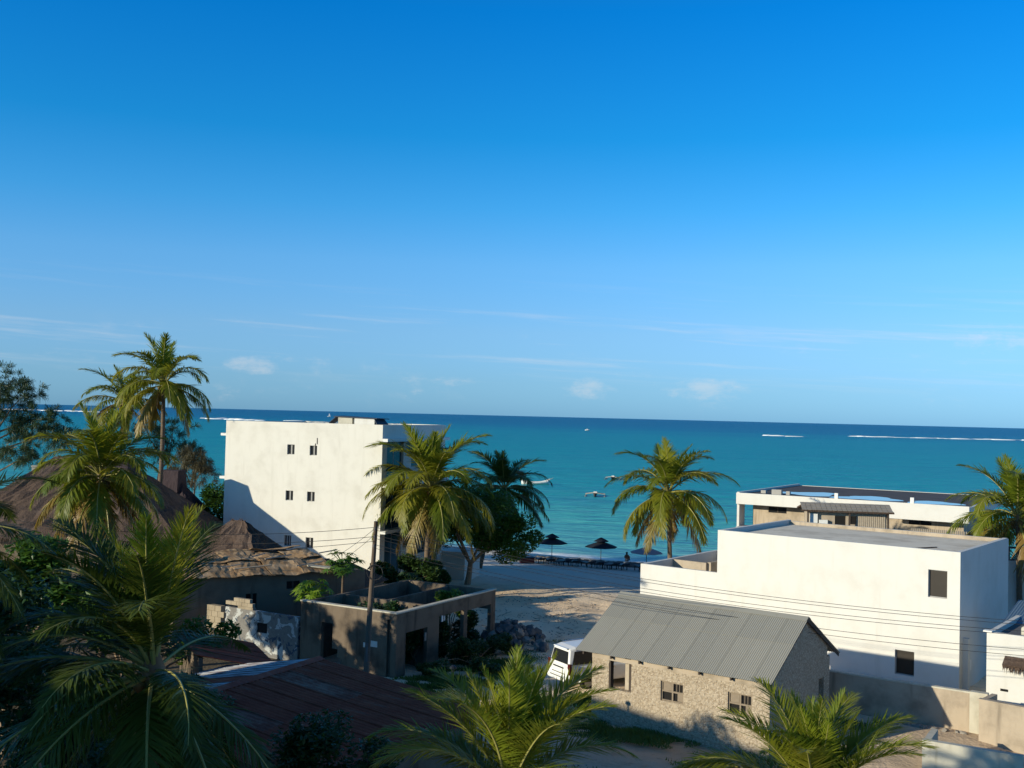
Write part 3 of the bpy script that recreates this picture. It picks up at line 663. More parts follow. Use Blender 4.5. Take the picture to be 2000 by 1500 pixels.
# local x runs back along the eave (away from the camera); local y runs left across the house
def slope_sheet(x0, x1, ya, za, yb, zb, material, nm='roof_sheet', off=0):
    n = 8; mb = MB(); l = math.hypot(yb-ya, zb-za)
    me = corr(x1-x0, l, .21, .032, .006, 6); a = math.atan2(zb-za, abs(yb-ya)); sgn = 1 if yb > ya else -1
    o = me.build(nm, material, T)
    if sgn > 0: o.location = (x0, ya, za+off); o.rotation_euler = (a, 0, 0)
    else: o.location = (x1, ya, za+off); o.rotation_euler = (a, 0, math.pi)
    return o
for i in range(9):
    x0 = -8.6+i*1.0; rm = M['rust_pale'] if i in (2, 6) else M['rust_tin']
    slope_sheet(x0, x0+1.06 if i < 8 else x0+1.0, -.05, 2.28, 3.8, 2.72, M['rust_tin'], off=.003*(i % 2)); slope_sheet(x0, x0+1.06 if i < 8 else x0+1.0, 3.72, 2.705, 7.1, 3.1, rm, off=.008+.003*(i % 2))
    slope_sheet(x0, x0+1.06 if i < 8 else x0+1.0, 11.4, 2.28, 6.98, 3.1, M['pale_tin'] if i != 5 else M['rust_tin'], off=.005*(i % 2))
m = MB(); m.slab([(-8.6, 6.8, 3.1), (.45, 6.8, 3.1), (.45, 7.04, 3.19), (-8.6, 7.04, 3.19)], .01); m.slab([(-8.6, 7.04, 3.19), (.45, 7.04, 3.19), (.45, 7.28, 3.1), (-8.6, 7.28, 3.1)], .01); m.build('ridge_cap', M['rust_tin'], T)
for x in (-8.3, .0):
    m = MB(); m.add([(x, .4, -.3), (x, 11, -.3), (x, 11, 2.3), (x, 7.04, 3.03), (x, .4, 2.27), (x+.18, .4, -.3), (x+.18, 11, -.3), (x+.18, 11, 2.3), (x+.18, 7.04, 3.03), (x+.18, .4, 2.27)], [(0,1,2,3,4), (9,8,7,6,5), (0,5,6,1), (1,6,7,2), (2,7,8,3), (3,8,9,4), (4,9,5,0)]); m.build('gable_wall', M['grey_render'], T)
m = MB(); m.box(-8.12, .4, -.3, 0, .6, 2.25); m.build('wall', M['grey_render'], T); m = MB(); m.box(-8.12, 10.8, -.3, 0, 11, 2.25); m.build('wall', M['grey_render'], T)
m = MB(); m.box(-8.0, -.6, -.3, -6.2, -.4, 1.8); m.build('yard_wall', M['blue_tin'], T)
# smaller red lean-to behind it
T = thing('red_lean_to', 'small dark red tin lean-to beside the painted wall', 'shed', (-8.45, 41.0, 0), R(115))
lx = 5.0
for i in range(5):
    me = corr(1.04, 3.3, .17, .02, .006, 4); o = me.build('roof_sheet', M['rust_tin'], T); o.location = (i*1.0, 0, 2.15+.004*(i % 2)); o.rotation_euler = (R(14), 0, 0)
m = MB(); m.box(.1, .2, -.3, 4.9, .35, 2.1); m.build('wall', M['blue_tin'], T)
m = MB(); m.box(.1, 2.9, -.3, 4.9, 3.05, 2.8); m.build('back_wall', M['grey_render'], T)

# ------------------------------------------------------------------ thatched roofs on the left
def thatch_surface(mb, a, b, c, d, nu, nv, rr, amp=.09):
    """slope between eave a-b and top d-c, lumpy, stepped into courses"""
    a, b, c, d = map(Vector, (a, b, c, d)); nrm = (b-a).cross(d-a).normalized(); vs = []
    for j in range(nv+1):
        for i in range(nu+1):
            u, v = i/nu, j/nv; p = (a*(1-u)+b*u)*(1-v)+(d*(1-u)+c*u)*v
            edge = 0 if i in (0, nu) or j == nv else 1
            vs.append(p+nrm*edge*(rr.uniform(-amp, amp)+.10*((j % 3)/2-.5)))
    mb.add(vs, [(j*(nu+1)+i, j*(nu+1)+i+1, (j+1)*(nu+1)+i+1, (j+1)*(nu+1)+i) for j in range(nv) for i in range(nu)])
def thatch_roof(name, label, loc, rot, x0, x1, y0, y1, ze, xr0, xr1, zr0, zr1, material, wall_z=0, seed=1, gab=None):
    T = thing(name, label, 'building' if wall_z else 'roof', loc, rot); rr = random.Random(seed); ym = (y0+y1)/2
    E = [(x0, y0, ze), (x1, y0, ze), (x1, y1, ze), (x0, y1, ze)]; r0_, r1_ = (xr0, ym, zr0), (xr1, ym, zr1)
    nu = max(8, int((x1-x0)*2.2)); nv = max(8, int((zr0-ze)*3.5)); mb = MB()
    thatch_surface(mb, E[0], E[1], r1_, r0_, nu, nv, rr); thatch_surface(mb, E[2], E[3], r0_, r1_, nu, nv, rr)
    thatch_surface(mb, E[1], E[2], r1_, r1_, 16, nv, rr); thatch_surface(mb, E[3], E[0], r0_, r0_, 16, nv, rr)
    mb.build('roof', M[material], T)
    fr = MB()           # ragged fringe of palm leaf at the eaves and along the ridge
    for (p, q) in ((E[0], E[1]), (E[1], E[2]), (E[2], E[3]), (E[3], E[0])):
        p, q = Vector(p), Vector(q); n = int((q-p).length*9); out = (q-p).cross(Vector((0, 0, 1))).normalized()
        for i in range(n):
            c = p+(q-p)*((i+rr.random())/n); w = (q-p).normalized()*rr.uniform(.02, .05); l = rr.uniform(.15, .5)
            e = c+out*l*.5+Vector((0, 0, -l)); fr.add([c-w, c+w, e], [(0, 1, 2)])
    rd_ = Vector(r1_)-Vector(r0_)
    for i in range(int(rd_.length*14)):
        c = Vector(r0_)+rd_*rr.random(); e = c+Vector((rr.uniform(-.2, .2), rr.uniform(-.3, .3), rr.uniform(.02, .18))); fr.add([c+Vector((-.04, 0, -.05)), c+Vector((.04, 0, -.05)), e], [(0, 1, 2)])
    f = fr.build('thatch_fringe', M[material], T); f['kind'] = 'stuff'
    w = MB(); w.box(x0+.8, y0+.8, -.5, x1-.8, y1-.8, ze+.3); w.build('wall', M['brown_wall'], T)
    if gab:
        for gx0, gx1, gz0, gz1, gy in gab:
            g = MB(); hw = gy
            g.add([(gx0, ym-hw, gz0), (gx1, ym-hw, gz0), (gx1, ym+hw, gz0), (gx0, ym+hw, gz0), (gx0+.12, ym-hw*.6, gz1), (gx1-.1, ym-hw*.6, gz1), (gx1-.1, ym+hw*.6, gz1), (gx0+.12, ym+hw*.6, gz1)], [(0,3,2,1),(4,5,6,7),(0,1,5,4),(1,2,6,5),(2,3,7,6),(3,0,4,7)])
            g.build('ridge_vent', M['thatch_dark'], T)
    return T
thatch_roof('thatched_building', 'big brown thatched hip roof with a long ridge left of the white block', (-27.3, 70.3, 0), 0, -7.8, 7.6, -5.3, 5.3, 3.9, -2.4, 1.7, 8.6, 8.7, 'thatch', 1, 2, [(1.3, 2.7, 7.7, 8.9, 1.0)])
thatch_roof('thatched_pavilion', 'dark steep thatched roof peak behind the right end of the big thatched hip', (-24.2, 77.2, 0), R(-6), -2.4, 2.4, -2.2, 2.2, 4.2, -.5, .5, 6.9, 6.9, 'thatch_dark', 1, 5, [(-.85, .85, 5.0, 7.5, 1.1)])
thatch_roof('thatched_hut', 'small thatched hip roof against the foot of the white block', (-15.6, 62.5, 0), R(-15), -2.8, 2.5, -2.2, 2.2, 3.4, -.5, .3, 5.55, 5.55, 'thatch', 1, 8)
for i, (x, y, zt, l) in enumerate(((-34.03, 75, 6.8, 'left of two pale square posts beyond the thatched roof'), (-33.2, 75.3, 7.6, 'taller right one of two pale posts beyond the thatched roof'))):
    T = thing('pillar', l, 'post', (x, y, 0), .2, 'pale posts beyond the thatched roof'); m = MB(); m.box(-.16, -.16, -.5, .16, .16, zt); m.build('shaft', M['pale_block'], T); m = MB(); m.box(-.2, -.2, zt+.001, .2, .2, zt+.1); m.build('cap', M['pale_block'], T)

# ------------------------------------------------------------------ beach villa, right background
T = thing('beach_villa', 'long white flat roofed villa by the sea with puddles on its dark roof', 'building', (18.4, 87.41, 0), R(-31.98))
L_, D_ = 17.6, 16.5
m = MB(); m.box(0, 0, 5.3, L_, .2, 6.2); m.box(11.9, .001, 4.98, L_, .199, 5.3); m.build('fascia', M['white_wash'], T)
m = MB(); m.box(0, .2, 5.3, .2, D_, 6.25); m.box(.2, D_-.2, 5.3, L_, D_, 6.12); m.box(L_-.2, .2, 5.3, L_, D_-.2, 6.1); m.build('parapet', M['white_wash'], T)
m = MB(); m.box(.2, .2, 5.35, L_-.2, D_-.2, 6.09); m.build('roof', M['roof_dark'] if 'roof_dark' in M else plain('roof_dark', (.085, .07, .06), .85, .45, .5), T)
rr = random.Random(9)
for cx, cy, ax, ay in ((4.4, 5.4, 2.3, 2.4), (9.4, 4.2, 2.6, 2.3), (14.6, 3.4, 2.0, 1.8)):
    n = 26; pr = [1+.22*math.sin(3*k*2*math.pi/n+cx)+rr.uniform(-.08, .08) for k in range(n)]
    m = MB(); m.prism([(cx+ax*pr[k]*math.cos(2*math.pi*k/n), cy+ay*pr[k]*math.sin(2*math.pi*k/n)) for k in range(n)], 6.093, 6.098)
    m.build('puddle', M.setdefault('puddle', plain('puddle', (.05, .06, .07), .03, .1, 1, .8)), T)
for x in (7.9, 13.5): m = MB(); m.box(x, -.003, 6.2, x+.26, .21, 6.62); m.build('roof_post', M['white_trim'], T)
m = MB(); m.box(2.3, 1.9, 6.095, 3.1, 2.3, 6.5); m.box(3.4, 2.2, 6.095, 3.7, 2.5, 6.4); m.box(1.2, 2.5, 6.095, 1.6, 2.9, 6.35); m.build('roof_fitting', M['window_frame'], T)
wl = [(2.2, 3.7, 4.65, 5.12), (13.1, 14.75, 4.5, 4.95)]
m = MB(); wall_open(m, .9, L_-.6, -2.5, 5.3, 1.5, 1.7, wl); m.box(.9, 1.7, -2.5, 1.1, D_-1, 5.3); m.box(L_-.8, 1.7, -2.5, L_-.6, D_-1, 5.3); m.box(1.1, D_-1.2, -2.5, L_-.8, D_-1, 5.3); m.build('wall', M['tan_render'], T)
for a, b, c, d in wl: make_window(T, 'window', a, b, c, d, 1.55, 1, 'dark_glass', 'dark_wood')
m = MB(); m.box(0.01, .201, 3.0, .2, 1.5, 5.3); m.build('end_wall', M['white_wash'], T)
m = MB(); m.box(.2, -.5, 3.3, L_, 1.5, 3.5); m.build('terrace_slab', M['white_wash'], T)
for i in range(28): m = MB(); m.tube([(13.6+i*.14, .35, 3.5), (13.6+i*.14, .35, 4.35)], .05, 5); m.build('screen_cane', M['stone'], T)
# thatched roof cabin in front of it
T = thing('roof_cabin', 'little tan cabin with a mossy tile roof in front of the villa', 'cabin', (19.9, 72.3, 0), R(-8))
m = MB(); m.slab([(-.35, -.6, 6.2), (5.6, -.6, 6.2), (5.3, .7, 6.62), (.0, .7, 6.62)], .10); m.slab([(5.6, 2, 6.2), (-.35, 2, 6.2), (.0, .7, 6.62), (5.3, .7, 6.62)], .1); m.build('roof', M['thatch'], T)
for i in range(18):
    for j in range(3):
        m = MB(); x = -.3+i*.325; y = -.58+j*.42; z = 6.21+(y+.6)*.323; m.slab([(x, y, z+.03), (x+.30, y, z+.03), (x+.30, y+.44, z+.15), (x, y+.44, z+.15)], .03); m.build('roof_tile', M['stone'], T)
hl = [(1.9, 2.6, 5.2, 5.85), (2.9, 3.3, 5.3, 5.85)]
m = MB(); wall_open(m, .1, 5.2, 3.5, 6.15, 0, .12, hl); m.box(.1, .12, 3.5, .22, 1.6, 6.3); m.box(5.08, .12, 3.5, 5.2, 1.6, 6.3); m.build('wall', M['tan_render'], T)
for a, b, c, d in hl: make_window(T, 'window', a, b, c, d, .03, 0, 'dark_hole', 'dark_wood')
for i in range(14): m = MB(); m.box(3.4+i*.125, -.05, 4.9, 3.49+i*.125, -.003, 6.1); m.build('board', M['bleached_wood'], T)
for x in (.05, 2.72, 5.2): m = MB(); m.box(x, -.45, 3.5, x+.1, -.35, 6.18); m.build('post', M['dark_wood'], T)
m = MB(); m.box(.25, -.2, 5.1, .75, -.02, 5.95); m.box(.85, -.25, 5.0, 1.4, -.04, 5.55); m.build('locker', M['white_trim'], T)
m = MB(); m.box(-.6, -.8, 1.0, 6, 2.2, 3.5); m.build('base', M['tan_render'], T)

# ------------------------------------------------------------------ right edge: yard walls and the little white house
T = thing('boundary_wall', 'long grey rendered boundary wall in the shade behind the tin hut', 'wall', (13.2, 45.93, 0), R(-33.7))
m = MB(); m.box(-.6, 0, -.3, 6.1, .2, 1.54); m.build('wall', M['tan_render'], T); m = MB(); m.box(-.62, -.02, 1.54, 6.12, .22, 1.6); m.build('coping', M['pale_block'], T)
m = MB(); m.box(6.1, -.06, -.3, 6.75, .26, 1.62); m.build('end_pier', M['pale_block'], T)
T = thing('yard_wall', 'tan rendered wall stub at the right edge in front of the white house', 'wall', (18.0, 41.1, 0), R(-43))
m = MB(); m.box(0, 0, -.3, 4.5, .2, 1.66); m.build('wall', M['tan_render'], T); m = MB(); m.box(-.02, -.02, 1.66, 4.5, .22, 1.7); m.build('coping', M['tan_render'], T)
m = MB(); m.box(0, .2, -.3, .2, 1.4, 1.66); m.build('return_wall', M['tan_render'], T)
T = thing('low_wall', 'pale concrete low wall at the bottom right corner', 'wall', (14.4, 37.3, 0), R(-30.5))
m = MB(); m.box(0, 0, -.3, 3.15, .25, 1.2); m.build('wall', M['pale_block'], T); m = MB(); m.box(0.0, .25, -.3, .22, 1.9, 1.15); m.build('return_wall', M['pale_block'], T)
T = thing('small_white_house', 'small white house with a flat roof cut off by the right edge', 'house', (20.0, 45.0, 0), R(-37.65))
m = MB(); m.box(0, 0, -.3, 6, .2, 3.5); m.box(0, .2, -.3, .2, 6, 3.5); m.box(.2, 5.8, -.3, 6, 6, 3.4); m.build('wall', M['white_wash'], T)
m = MB(); m.box(.2, .2, 3.0, 6, 5.8, 3.3); m.build('roof', M['stone_dark'], T)
m = MB(); m.box(-.12, -.1, 3.5, .22, .22, 3.56); m.build('gutter', M['white_trim'], T)
m = MB(); m.box(.55, -.008, 1.15, .85, .0, 1.25); m.build('vent', M['dark_hole'], T)
m = MB(); m.slab([(.72, -.5, 2.35), (2.8, -.5, 2.35), (2.8, -.01, 2.62), (.72, -.01, 2.62)], .16); rr = random.Random(3)
for i in range(120):
    x = rr.uniform(.72, 2.8); y = rr.uniform(-.5, -.3); l = rr.uniform(.1, .35); m.add([(x-.03, y, 2.3), (x+.03, y, 2.3), (x+rr.uniform(-.06, .06), y-.05, 2.3-l)], [(0, 1, 2)])
m.build('thatch_awning', M['thatch'], T)
m = MB(); m.tube([(.95, -.02, 2.0), (.95, -.4, 2.3)], .03, 6); m.build('awning_strut', M['dark_wood'], T)
T = thing('water_jug', 'pale plastic jug with a handle on the small white roof', 'jug', (21.72, 45.2, 3.3), .3)
m = MB(); m.lathe([(.15, 0), (.18, .04), (.18, .3), (.16, .36), (.06, .42), (.05, .48)], n=14); m.build('body', M['pale_block'], T, True)
m = MB(); m.tube([(.06, 0, .42), (.17, 0, .46), (.2, 0, .38), (.17, 0, .28)], .025, 6); m.build('handle', M['white_trim'], T, True)
T = thing('tin_canopy', 'dark blue tin lean-to roof behind the small white house', 'canopy', (22.1, 48.3, 0), R(-37.65))
for i in range(5): o = corr(.95, 3.4, .12, .014, .006, 4).build('roof_sheet', M['blue_tin'], T); o.location = (i*.9, 0, 3.25+.004*(i % 2)); o.rotation_euler = (R(11), 0, 0)
for x in (.1, 4.3):
    for y in (.2, 3.1): m = MB(); m.tube([(x, y, 0), (x, y, 3.2+.19*y)], .05, 6); m.build('post', M['dark_wood'], T)
m = MB(); m.box(.3, 3.2, 3.95, 3.2, 3.35, 4.1); m.build('ridge_board', M['dark_wood'], T)
T = thing('lattice_wall', 'shaded white garden wall topped with dark breeze blocks', 'wall', (26.2, 63.2, 0), R(-12))
m = MB(); m.box(0, 0, -.3, 5.2, .2, 4.3); m.build('wall', M['white_wash'], T)
m = MB(); m.box(-.05, -.04, 5.0, 5.2, .24, 5.1); m.build('coping', M['stone_dark'], T)
for i in range(7):
    x = .02+i*.72; m = MB(); m.box(x, .02, 4.301, x+.08, .18, 5.0); m.box(x+.62, .02, 4.301, x+.70, .18, 5.0)
    for k in range(3): m.tube([(x+.10+k*.08, .1, 4.31), (x+.60, .1, 4.9-.2*k)], .035, 5); m.tube([(x+.60-k*.08, .1, 4.31), (x+.10, .1, 4.9-.2*k)], .03, 5)
    m.build('breeze_block', M['stone_dark'], T)
T = thing('tyre', 'black tyre hung on the shaded white garden wall', 'tyre', (27.35, 62.8, 3.0), 0); T.rotation_euler = (R(90), 0, R(-12))
m = MB(); m.lathe([(.17, -.08), (.27, -.10), (.31, -.06), (.31, .06), (.27, .10), (.17, .08), (.17, -.08)], n=24); m.build('casing', M['rubber'], T, True)
m = MB(); m.lathe([(.02, -.03), (.165, -.03), (.165, .03), (.02, .03)], n=16); m.build('hub', M['stone'], T)

# ------------------------------------------------------------------ utility pole, wires, lamp
T = thing('utility_pole', 'weathered wooden utility pole standing in front of the concrete shell', 'pole', (-6.05, 47, 0), 0)
m = MB(); m.tube([(0, 0, -.3), (.12, 0, 3.5), (.28, 0, 7.25)], [.13, .115, .09], 10); m.build('shaft', M['pole_wood'], T, True)
for z in (6.85, 6.5, 6.1):
    m = MB(); x = z*.039; m.tube([(x, -.1, z), (x, -.2, z), (x, -.2, z+.06)], .018, 5); m.lathe([(.03, 0), (.045, .03), (.03, .07), (.04, .1), (.02, .12)], (x, -.2, z+.05), 8); m.build('insulator', M['stone_dark'], T)
m = MB(); m.tube([(.3+.35*math.sin(a*.52), -.12, 5.05+.33*math.cos(a*.52)) for a in range(13)], .022, 5); m.build('wire_coil', M['wire'], T)
m = MB(); m.tube([(.05, -.1, 1.2), (.06, -.16, 2.0)], .05, 6); m.build('cable_guard', M['stone_dark'], T)
def wire(p, q, sag, label, r=.009):
    p, q = Vector(p), Vector(q); n = 24; m = MB(); m.tube([p.lerp(q, k/n)-Vector((0, 0, sag*4*(k/n)*(1-k/n))) for k in range(n+1)], r, 4, cap=False)
    tag(m.build('overhead_wire', M['wire'], None), label, 'wire', 'overhead wires')
for (z0, q, sg, l) in ((7.0, (24.2, 37.8, 5.05), .75, 'topmost overhead wire crossing the big white house wall'), (6.88, (24.2, 37.8, 4.93), .75, 'second wire from the top across the big white house'),
                       (6.66, (24.2, 37.8, 4.72), .80, 'third wire from the top across the big white house'), (6.52, (24.2, 37.8, 4.58), .80, 'fourth wire from the top across the big white house'),
                       (6.25, (24.2, 37.8, 4.05), .85, 'fifth wire down, low over the ridge of the tin hut'), (6.10, (24.2, 37.8, 3.8), .85, 'lowest wire over the tin hut towards the small white house')):
    wire((-5.78, 46.85, z0), q, sg, l)
for (z0, q, sg, l) in ((7.0, (-30, 53, 7.2), .9, 'top wire running left from the pole across the white block'), (6.6, (-30, 53, 6.7), .9, 'middle wire running left from the pole across the white block'), (6.4, (-30, 53, 6.4), 1.0, 'bottom wire running left from the pole past the white block'),
                       (6.95, (-9.6, 57.6, 4.0), .1, 'upper service wire sloping down from the pole to the rusty roofed house'), (6.7, (-9.0, 58, 4.0), .1, 'lower service wire sloping down from the pole to the rusty roofed house')):
    wire((-5.8, 46.85, z0), q, sg, l, .011)
T = thing('lamp_post', 'thin black lamp post beside the dark red roof', 'lamp', (-1.85, 38.6, 0), 0)
m = MB(); m.tube([(0, 0, -.3), (0, 0, 2.9)], .035, 8); m.build('shaft', M['dark_plastic'], T); m = MB(); m.lathe([(.04, 2.88), (.12, 2.93), (.12, 3.0), (.03, 3.06)], n=10); m.build('lamp_head', M['dark_plastic'], T)

# ------------------------------------------------------------------ parked white off-road car
fwd = math.atan2(.56, .83)
T = thing('parked_car', 'white off-road estate car parked half behind the stone hut', 'car', (3.22, 48.45, 0), fwd-R(4))
# local x forward from the rear axle, y left, z up
def carbody():
    mb = MB(); prof = []
    # sections along x: (x, half width, sill z, waist z)
    secs = [(-.99, .78, .50, 1.02), (-.96, .86, .40, 1.06), (-.6, .90, .38, 1.09), (0, .91, .36, 1.10), (1.0, .91, .34, 1.09), (2.3, .91, .34, 1.07), (2.75, .90, .36, 1.05), (3.4, .88, .38, .98), (3.68, .80, .42, .90), (3.75, .66, .5, .82)]
    ring = []
    for x, w, a, b in secs: ring.append([(x, -w*.94, a), (x, -w, a+.16), (x, -w*1.0, (a+b)/2), (x, -w*.98, b-.1), (x, -w*.90, b), (x, w*.90, b), (x, w*.98, b-.1), (x, w, (a+b)/2), (x, w, a+.16), (x, w*.94, a)])
    n = len(ring[0]); vs = [p for r_ in ring for p in r_]; fs = [tuple(reversed(range(n))), tuple(range((len(ring)-1)*n, len(ring)*n))]
    for i in range(len(ring)-1): fs += [(i*n+k, (i+1)*n+k, (i+1)*n+(k+1) % n, i*n+(k+1) % n) for k in range(n)]
    mb.add(vs, [tuple(reversed(f)) for f in fs]); return mb
def cabin():
    mb = MB(); b = [(-.95, .80, 1.05), (-.6, .82, 1.06), (.9, .82, 1.06), (2.0, .82, 1.05), (2.62, .76, 1.03)]; t = [(-.82, .64, 1.76), (-.52, .68, 1.83), (.6, .67, 1.86), (1.35, .65, 1.83), (1.72, .58, 1.76)]
    vs = []
    for x, w, z in b: vs += [(x, -w, z), (x, w, z)]
    for x, w, z in t: vs += [(x, -w, z), (x, -w*.8, z+.05), (x, w*.8, z+.05), (x, w, z)]
    k = 10; fs = []
    for i in range(4):
        fs += [(2*i, 2*i+2, k+4*i+4, k+4*i), (2*i+1, k+4*i+3, k+4*i+7, 2*i+3)]
        for j in range(3): fs.append((k+4*i+j, k+4*i+4+j, k+4*i+5+j, k+4*i+1+j))
    fs += [(0, k, k+1, k+2, k+3, 1), (8, 9, k+19, k+18, k+17, k+16)]
    mb.add(vs, fs); return mb
B = carbody().build('body', M['car_white'], T, True, .03); cabin().build('cabin', M['car_white'], T, False, .05)
def quadglass(name, pts, off, th=.02):
    m = MB(); p = [Vector(q) for q in pts]; n = (p[1]-p[0]).cross(p[2]-p[0]).normalized(); m.slab([q+n*off for q in p], th); return m.build(name, M['dark_glass'], T, False, .0)
quadglass('rear_window', [(-.945, .66, 1.16), (-.945, -.66, 1.16), (-.845, -.56, 1.68), (-.845, .56, 1.68)], .018)
for a, b, c, d in ((-.78, .28, -.62, .32), (.36, 1.15, .38, .98), (1.22, 2.15, 1.06, 1.50)):
    for sgn in (-1, 1):
        wl = lambda x, z: sgn*(.82-(z-1.06)*.205+.012)
        pts = [(a, wl(a, 1.14), 1.14), (b, wl(b, 1.14), 1.14), (d, wl(d, 1.70), 1.70), (c, wl(c, 1.70), 1.70)]
        quadglass('side_window', pts if sgn < 0 else pts[::-1], .006)
quadglass('windscreen', [(2.58, -.68, 1.1), (2.58, .68, 1.1), (1.78, .52, 1.72), (1.78, -.52, 1.72)], .02)
for sgn in (-1, 1):
    m = MB(); m.box(-.985, sgn*.80-.09, .72, -.86, sgn*.80+.09, 1.20); m.build('tail_light', M['light_red'], T, False, .02)
    m = MB(); m.tube([(-.4, sgn*.60, 1.9), (1.2, sgn*.60, 1.93)], .022, 6); m.build('roof_rail', M['chrome'], T)
    m = MB(); m.box(2.05, sgn*.98-.12, 1.06, 2.17, sgn*.98+.10, 1.22); m.build('mirror', M['car_white'], T, False, .03)
    for x in (.2, 1.2): m = MB(); m.box(x, sgn*.925-.02, .92, x+.22, sgn*.925+.02, .96); m.build('door_handle', M['chrome'], T)
    for x in (0, 2.78):
        w = MB(); w.lathe([(.22, -.11), (.33, -.12), (.365, -.08), (.365, .08), (.33, .12), (.22, .11), (.22, -.11)], n=24); w = w.build('wheel', M['rubber'], T, True); w.location = (x, sgn*.83, .365); w.rotation_euler = (R(90), 0, 0)
        h = MB(); h.lathe([(.03, -.07), (.215, -.09), (.215, .09), (.03, .07)], n=20)
        h.build('rim', M['alloy'], w)
        for k in range(6):
            q = MB(); a = k*math.pi/3; q.tube([(.05*math.cos(a), .05*math.sin(a), sgn*.10), (.2*math.cos(a), .2*math.sin(a), sgn*.10)], .022, 5); q.build('spoke', M['chrome'], w)
        fl = MB(); fl.tube([(x+.45*math.cos(a), sgn*.915, .37+.45*math.sin(a)) for a in [math.pi*k/12 for k in range(13)]], .045, 6); fl.build('wheel_arch', M['car_white'], T, True)
        dk = MB(); n = 16; dk.add([(x+.43*math.cos(math.pi*k/n), sgn*.918, .37+.43*math.sin(math.pi*k/n)) for k in range(n+1)]+[(x+.43*math.cos(math.pi*k/n), sgn*.87, .37+.43*math.sin(math.pi*k/n)) for k in range(n+1)], [tuple(range(n+1)), tuple(reversed(range(n+1, 2*n+2)))]); dk.build('wheel_well', M['rubber'], T)
m = MB(); m.box(-1.06, -.84, .38, -.93, .84, .62); m.build('bumper', M['car_white'], T, False, .05)
m = MB(); m.box(-1.01, -.5, .70, -.965, .5, .725); m.build('tailgate_trim', M['rubber'], T); m = MB(); m.box(-1.075, -.55, .55, -1.055, .55, .58); m.build('bumper_trim', M['rubber'], T)
m = MB(); m.box(-1.005, -.42, .93, -.96, .42, .985); m.build('garnish', M['dark_plastic'], T); m = MB(); m.box(-1.0, -.24, .77, -.965, .24, .90); m.build('number_plate', M['white_trim'], T)
m = MB(); m.box(-.93, -.54, 1.77, -.6, .54, 1.82); m.build('spoiler', M['car_white'], T, False, .02)
m = MB(); m.box(-.2, -.6, .30, 3.4, .6, .5); m.build('underbody', M['rubber'], T)

# ------------------------------------------------------------------ beach things
def parasol(loc, rad, h, label, cloth, two=True, cat='parasol'):
    T = thing('beach_parasol', label, cat, loc, random.uniform(0, .7), 'parasols on the beach')
    m = MB(); m.tube([(0, 0, -.4), (0, 0, h)], .03, 8); m.build('pole', M['dark_wood'], T)
    def can(r, z0, z1, sag):
        m = MB(); n = 8; k = 5; vs = []; fs = []
        for i in range(k+1):
            f = i/k; rr_ = .04+(r-.04)*f; z = z1-(z1-z0)*(f**(1+sag))
            for j in range(n): a = 2*math.pi*j/n; vs.append((rr_*math.cos(a), rr_*math.sin(a), z))
        for i in range(k): fs += [(i*n+j, (i+1)*n+j, (i+1)*n+(j+1) % n, i*n+(j+1) % n) for j in range(n)]
        L0 = len(vs); vs += [(x, y, z-.03) for x, y, z in vs]; fs += [tuple(reversed([q+L0 for q in f])) for f in fs]
        fs += [(k*n+j, k*n+j+L0, k*n+(j+1) % n+L0, k*n+(j+1) % n) for j in range(n)]
        m.add(vs, fs); return m
    can(rad, h-.62, h-.12, .15).build('canopy', cloth, T)
    if two: can(rad*.46, h-.10, h+.22, .1).build('top_canopy', cloth, T)
    for j in range(8): a = 2*math.pi*j/8; m = MB(); m.tube([(0, 0, h-.75), (rad*.55*math.cos(a), rad*.55*math.sin(a), h-.42)], .012, 4); m.build('rib', M['dark_wood'], T)
    return T
gz = lambda x, y: float(ground_base(np.array(x), np.array(y)))
parasol((3.95, 97, gz(3.95, 97)), 1.42, 2.35, 'navy two tier beach parasol, left one by the sea', M['navy_cloth'])
parasol((8.4, 97.5, gz(8.4, 97.5)), 1.50, 2.1, 'navy two tier beach parasol, middle one of the three', M['navy_cloth'])
parasol((12.45, 97, gz(12.45, 97)), 1.5, 1.75, 'pale lilac beach parasol behind the palm by the white house', M['lilac_cloth'], False)
# row of dark loungers
def lounger():
    T = thing('beach_lounger', 'dark beach lounger', 'lounger', (0, 0, 0), 0, 'dark loungers in a row on the beach')
    m = MB(); m.box(-.3, -.95, .34, .3, .35, .42); m.build('seat', M['dark_plastic'], T)
    m = MB(); m.slab([(-.3, .35, .42), (.3, .35, .42), (.3, .97, .62), (-.3, .97, .62)], .07); m.build('backrest', M['dark_plastic'], T)
    for x in (-.26, .2):
        for y in (-.85, .25): m = MB(); m.box(x, y, -.2, x+.06, y+.06, .34); m.build('leg', M['dark_plastic'], T)
    return T
L0 = lounger(); lp = [(2.9, 95.6, .2), (3.75, 95.2, .25), (5.0, 94.8, .3), (5.9, 94.6, .2), (7.0, 94.1, .35), (7.95, 93.9, .2), (9.1, 93.5, .3), (10.0, 93.2, .25), (11.4, 92.5, .3), (12.3, 92.2, .3)]
ll = ['leftmost dark lounger, just right of the red box', 'second dark lounger from the left, by the left parasol', 'dark lounger right behind the pole of the left parasol', 'dark lounger midway between the two navy parasols, left one of that pair', 'dark lounger midway between the two navy parasols, right one of that pair',
      'dark lounger just left of the middle parasol pole', 'dark lounger just right of the middle parasol pole', 'third dark lounger from the right end of the row', 'second dark lounger from the right end of the row', 'last dark lounger next to the white terrace wall']
for i, (x, y, a) in enumerate(lp):
    o = L0 if i == 0 else dup(L0, (0, 0, 0), 0)
    o.location = (x, y, gz(x, y)); o.rotation_euler = (0, 0, a+math.pi+random.uniform(-.15, .15)); o['label'] = ll[i]
